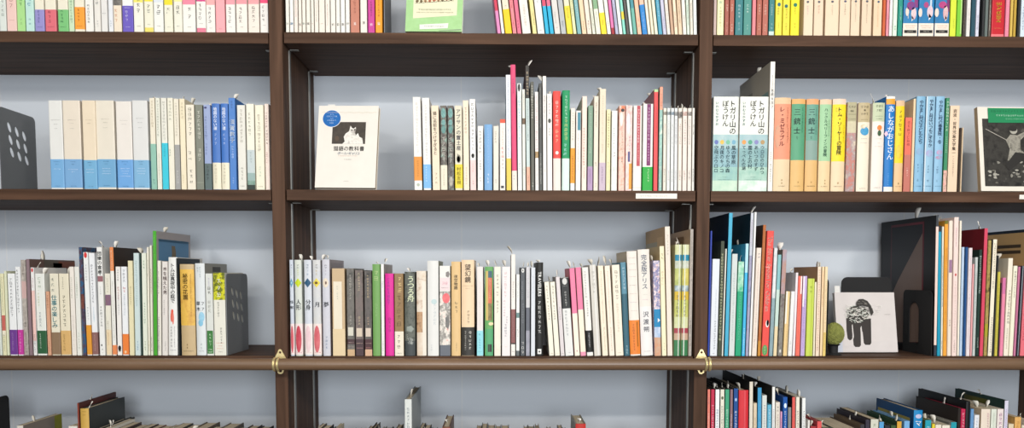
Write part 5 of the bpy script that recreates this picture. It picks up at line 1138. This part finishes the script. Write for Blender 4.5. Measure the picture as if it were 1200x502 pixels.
def draw_figure_book(put, mesh, w, h):
    r = random.Random(11)
    put([(0, 0), (w, 0), (w, h*.2), (w*.5, h*.17), (w*.13, h*.1), (0, h*.5)], 'cfc8c6~d8d2d0@8')
    put(rect(0, 0, w*.085, h*.47), 'c8ccd8')
    put([(.165*w, .34*h), (.575*w, .34*h), (.585*w, .56*h), (.17*w, .56*h)], '2c2522')
    for a, b, zb in ((.165, .265, .20), (.26, .40, .085), (.43, .575, .12)):
        put([(a*w, .36*h), (a*w+.01*w, (zb+.03)*h), (a*w+.035*w, zb*h), (b*w-.035*w, zb*h), (b*w-.01*w, (zb+.03)*h), (b*w, .36*h)], '2c2522')
    put([(.262*w, .19*h), (.282*w, .26*h), (.272*w, .47*h), (.258*w, .44*h)], 'd8d2ce')
    put([(.402*w, .12*h), (.432*w, .2*h), (.418*w, .44*h), (.398*w, .40*h)], 'd8d2ce')
    put(blob(r, w*.36, h*.60, w*.19, h*.13, 26, .12), '2c2824')
    put(blob(r, w*.36, h*.69, w*.18, h*.09, 26, .1), '3a342e')
    for i in range(190):                                     # scribbled jumper
        x, z = r.uniform(.15, .60), r.uniform(.49, .79)
        if ((x-.37)/.22)**2+((z-.64)/.16)**2 > 1: continue
        a = r.uniform(-.6, .6); l = r.uniform(.010, .026); t = .004
        dx, dz = cos(a)*l, sin(a)*l
        put([((x-dx)*w, (z-dz-t)*h), ((x+dx)*w, (z+dz-t)*h), ((x+dx)*w, (z+dz+t)*h), ((x-dx)*w, (z-dz+t)*h)], r.choice(('dcd8ce', 'c8d0c4', 'ece8e0')))
    for i in range(40):                                      # pale scrawl beside the figure
        x, z, a = r.uniform(.12, .75), r.uniform(.6, .78), r.uniform(-.6, .6); dx, dz = cos(a)*.025, sin(a)*.025
        put([((x-dx)*w, (z-dz-.003)*h), ((x+dx)*w, (z+dz-.003)*h), ((x+dx)*w, (z+dz+.003)*h), ((x-dx)*w, (z-dz+.003)*h)], 'ece8e2')
    put([(.34*w, .755*h), (.345*w, .83*h), (.39*w, .88*h), (.46*w, .885*h), (.53*w, .85*h), (.585*w, .77*h), (.60*w, .70*h), (.565*w, .68*h), (.54*w, .75*h), (.44*w, .77*h)], '2c2724')
    for i in range(9):
        x, z = r.uniform(.38, .52), r.uniform(.79, .85); put([((x-.02)*w, z*h), ((x+.02)*w, (z-.008)*h), ((x+.02)*w, (z-.003)*h), ((x-.02)*w, (z+.005)*h)], '8a847a')
    put([(.55*w, .70*h), (.60*w, .735*h), (.62*w, .66*h), (.585*w, .60*h)], '2c2724')
    line_marks(mesh, r, w*.8, w*.9, h*.625, h*.014, '8a8480')

def moss_ball():
    z = ZS['R3']; Y = .04; c = at(977.5, 392, Y); r = .0245
    cup = MB(); n = 24; cz = c.z-r*.9-z; prof = [(.016, 0), (.016, .002), (.009, .004), (.009, cz-.004), (.014, cz), (.011, cz+.0004), (0, cz-.002)]
    for i in range(n):
        a, b = 2*pi*i/n, 2*pi*(i+1)/n
        for (r0, z0), (r1, z1) in zip(prof, prof[1:]):
            cup.face([(r0*cos(a), r0*sin(a), z0), (r0*cos(b), r0*sin(b), z0), (r1*cos(b), r1*sin(b), z1), (r1*cos(a), r1*sin(a), z1)], BLACK_METAL)
    co = cup.build('ball_stand'); co.location = (c.x, Y, z+.0002); tag(co, 'small black stand under the moss ball', 'stand')
    bm = bmesh.new(); bmesh.ops.create_icosphere(bm, subdivisions=5, radius=1.)
    rr = random.Random(2)
    for v in bm.verts:
        n = v.co.normalized(); k = 1+.05*rr.uniform(-1, 1)
        v.co = Vector((n.x*r*.84, n.y*r*.84, n.z*r))*k
    me = bpy.data.meshes.new('moss_ball'); bm.to_mesh(me); bm.free()
    m = plain('moss', '7c8040', .95, 0, .5, 90, .6); me.materials.append(m)
    o = bpy.data.objects.new('moss_ball', me); C.objects.link(o); o.location = (c.x, Y, c.z+.0006)
    tag(o, 'fuzzy yellow-green moss ball beside the white figure-drawing book', 'moss ball')
    # fibres standing out of the ball
    f = MB(); mt = plain('moss_fibre', '94964c', .95, 0, .3, 40)
    for i in range(1500):
        d = Vector((rr.gauss(0, 1), rr.gauss(0, 1), rr.gauss(0, 1))).normalized()
        p = Vector((d.x*r*.83, d.y*r*.83, d.z*r*.97)); t = d.cross(Vector((rr.uniform(-1, 1), rr.uniform(-1, 1), rr.uniform(-1, 1)))).normalized()*.0003
        q = p+(d+t*900*rr.uniform(0, 1))*rr.uniform(.0012, .0028)
        f.face([p-t, p+t, q], mt)
    fo = f.build('fuzz', o); fo['kind'] = 'stuff'

def shelf_label(x0, x1, y0, y1, label):
    a, b = at(x0, y1, .0025), at(x1, y0, .0025); m = MB(); w, h = b.x-a.x, b.z-a.z
    m.box((0, -.0004, 0), (w, .0003, h), paper('efece4', .6)); r = random.Random(4)
    for i in range(14):
        for q in scribble(r, w*(.13+.66*i/14), h*.5, w*.04, h*.3): m.mesh([(x, -.0006, z) for x, z in q], [(0, 1, 2, 3)], paper('9a958c'))
    o = m.build('shelf_label'); o.location = (a.x, .0025, a.z); tag(o, label, 'shelf label')

def low_books():
    """The crowd of low books of which only the heads of a few millimetres show."""
    r = random.Random(21); m = MB(); x = 344.; z = ZS['M4']
    cols = ('6a6658', '8a8270', '3a362e', '5a4a3a', 'a89c84', '4a4c44', '7a7058', '2c2a26', 'c0b69c', '8a7a5a')
    while x < 778:
        w = r.uniform(4.5, 10); y = r.choice((508, 510, 511, 512, 513, 514, 516))
        if x < 360: y = 516
        if x > 690: y += 6
        if not (473 < x+w and x < 485 or 516.5 < x+w and x < 530 or 671 < x+w and x < 688):
            A, B = at(x, 613, .01), at(x+w-.6, 613, .01); H = at(x, y, .01).z; d = r.uniform(.10, .135)
            c = paper(r.choice(cols)); t = .0012
            m.box((A.x, .01, z+.0004), (B.x, .01+t, H), c); m.box((A.x, .01+t, z+.0004), (A.x+t, .01+d, H), c); m.box((B.x-t, .01+t, z+.0004), (B.x, .01+d, H), c)
            m.box((A.x+t, .01+t, z+.001), (B.x-t, .01+d*.97, H-r.uniform(.0005, .004)), pages_mat())
            if r.random() < .5:
                q = r.uniform(.02, .07); cx = (A.x+B.x)/2; s = r.uniform(.004, .012); k = r.uniform(-.006, .006)
                m.face([(cx, q, H-.004), (cx+.0008, q+.012, H-.004), (cx+k, q+.010, H+s), (cx+k, q+.002, H+s)], paper(r.choice(('d8d2c4', 'b8ac94', 'e4e0d6'))))
        x += w
    o = m.build('low_book_row'); tag(o, 'crowded row of low books whose heads just show beneath the rail', 'books', kind='stuff')

# ------------------------------------------------------------------ build
build_place()
for shelf, text in DATA.items():
    for ln in text.strip().split('\n'):
        if not ln.strip(): continue
        head, _, ops = ln.partition('|')
        build_book(shelf, YB[shelf], ZS[shelf], head.strip(), ops.strip())
PLACES = {      # shelf: where, said at length and in short; the group; what stands before its first book
    'L1': ('on the top shelf of pastel-banded novels', 'on the pastel-banded shelf', 'pastel novels on the top shelf', 'bay edge'),
    'M1': ('on the shelf with the green face-out book', 'by the green face-out book', 'tilting paperbacks on the top shelf', 'post'),
    'R1': ('on the shelf with three blue illustrated spines', 'on the blue-trio shelf', 'series on the top shelf', 'post'),
    'L2': ('on the shelf of blue-banded white novels', 'on the blue-banded shelf', 'novels on the second shelf', 'grey bookend'),
    'M2': ('on the shelf with the cat-photograph book', 'on the cat-photograph shelf', 'cat books on the second shelf', 'cat-photograph book'),
    'R2': ('on the shelf with the watercolour pair', 'on the watercolour-pair shelf', 'classics on the second shelf', 'post'),
    'L3': ('on the shelf with the lime-green spine', 'on the lime-green-spine shelf', 'novels on the third shelf', 'bay edge'),
    'M3': ('on the shelf with five silver hardcovers', 'on the silver-hardcover shelf', 'fantasy books on the third shelf', 'post'),
    'R3': ('on the shelf with the moss ball', 'on the moss-ball shelf', 'picture books on the third shelf', 'post'),
    'L4': ('in the low row under the rail', 'in the low dim row', 'low books below the rail', 'bay edge'),
    'M4': ('under the rail between the brackets', 'under the rail', 'books below the rail', 'post'),
    'R4': ('on the bottom shelf of picture books', 'on the bottom shelf', 'picture books below the rail', 'post'),
}
label_books(PLACES)
place_slips()
low_books()

bookend(1.2, 221.8, ZS['L2'], .131, at(2, 124, .012).z-ZS['L2'], -.09, GREY_METAL, 'grey perforated steel bookend beside the blue-banded white novels', 'ovals')
bookend(266.2, 417.4, ZS['L3'], .142, at(266, 321, .012).z-ZS['L3'], -.08, GREY_METAL, 'dark grey perforated steel bookend closing the row by the leaf-photo book', 'ovals')
bookend(450.2, 38.3, ZS['M1'], .10, .150, -.07, GREY_METAL, 'grey steel bookend behind the orange paperback on the top shelf', 'plain')
bookend(968.4, 418, ZS['R3'], .11, at(968, 327, .05).z-ZS['R3'], -.07, BLACK_METAL, 'narrow black bookend closing the row beside the moss ball', 'plain', y0=.03)
bookend(1091.2, 418, ZS['R3'], .122, at(1075, 340, .10).z-ZS['R3'], .002, BLACK_METAL, 'black arched bookend against the great black picture book', 'arch', lean=-.022)
bookend(-30, 613, ZS['L4'], .135, at(-30, 474, .012).z-ZS['L4'], -.05, BLACK_METAL, 'black bookend standing alone below the rail by the low books', 'plain')

z = ZS['M2']; a, b = at(368.6, 222, .012), at(440.6, 222, .012)
facing_book('facing_book', a.x, .014, z+.0056, b.x-a.x, at(372, 123.5, .03).z-z-.001, .016, .17, -.08, .014, 'efe9df', 'e8e2d8', draw_cat_book,
            'white face-out book with a cat photograph and round blue sticker', (.19, .016, .006), 'e4dccf')
z = ZS['M1']; a, b = at(474.6, 38, .012), at(541.5, 38, .012)
facing_book('facing_book', a.x, .014, z+.0062, b.x-a.x, .172, .015, .16, -.06, .02, 'b2dd9e~a8d492@60', 'e8ece4', draw_green_book,
            'pale green face-out book with a cream picture panel on the top shelf', None, 'e0e8d8')
z = ZS['R2']; a = at(1150.6, 224, .012)
facing_book('facing_book', a.x, .014, z+.003, .150, at(1150, 126, .03).z-z+.002, .012, .14, .02, 0, 'efe7da', 'd8c8b0', draw_photo_book,
            'face-out book with a dark photograph and a green title box', None, 'c8ae8c')
z = ZS['R3']; a, b = at(982, 414.5, .07), at(1053, 414, .07)
facing_book('facing_book', a.x, .071, z+.0028, b.x-a.x, at(990, 343.6, .088).z-z+.001, .011, .2, 0.01, 0, 'd9d2cf', 'd4cecb', draw_figure_book,
            'square white book with a black scribbled standing figure', (.07, .012, .016), 'd8d0c8')
# stand behind the square book
z = ZS['R3']; xa_, xb_ = at(984, 400, .13).x, at(1043, 400, .13).x
st = empty('book_stand', (xa_, .13, z)); tag(st, 'black metal book stand behind the square white figure book', 'book stand')
w, h, r_ = xb_-xa_, at(1010, 325, .13).z-z, .014
out = [(0, .001), (w, .001)]+[(w-r_+r_*cos(math.radians(t)), h-r_+r_*sin(math.radians(t))) for t in range(0, 91, 15)]+[(r_+r_*cos(math.radians(t)), h-r_+r_*sin(math.radians(t))) for t in range(90, 181, 15)]
plate_with_holes('back_plate', out, [], .0015, BLACK_METAL, 'y', 0, st)
m = MB(); m.box((.004, 0, .0001), (w-.004, .06, .0012), BLACK_METAL); m.build('foot', st)
moss_ball()
shelf_label(745, 793.4, 227, 233, 'white paper strip label stuck on the shelf edge under the striped books')
shelf_label(1194.5, 1242, 228.6, 233.6, 'white paper strip label on the shelf edge under the photograph book')
bpy.data.objects.remove(_fo); bpy.data.curves.remove(_fc)

# ------------------------------------------------------------------ light and camera
def area(name, loc, target, sx, sy, power, col=(1, 1, 1)):
    l = bpy.data.lights.new(name, 'AREA'); l.shape = 'RECTANGLE'; l.size = sx; l.size_y = sy; l.energy = power; l.color = col
    o = bpy.data.objects.new(name, l); C.objects.link(o); o.location = loc
    o.rotation_euler = (Vector(target)-Vector(loc)).to_track_quat('-Z', 'Y').to_euler()
    return o
area('window_daylight', (.25, -3.4, 1.56), (0, 0, 1.40), 2.2, 1.2, 98, (.94, .97, 1))
area('ceiling_lamp', (1.4, -1.9, 2.2), (.2, .25, 1.35), .25, .2, 17, (1, .95, .88))
area('ceiling_lamp', (-1.3, -1.9, 2.2), (-.1, .25, 1.35), .25, .2, 11, (1, .95, .88))
area('ceiling_lamp', (.2, -2.7, 2.5), (0, .25, 1.3), 2.4, .05, 36, (1, .95, .88))
w = bpy.data.worlds.new('room_air'); bpy.context.scene.world = w; w.use_nodes = True
w.node_tree.nodes['Background'].inputs['Color'].default_value = (.80, .86, .95, 1)
w.node_tree.nodes['Background'].inputs['Strength'].default_value = .06
make_camera()
v = bpy.context.scene.view_settings
v.view_transform = 'Standard'; v.look = 'None'; v.exposure = -.3; v.gamma = 1.; v.use_curve_mapping = False
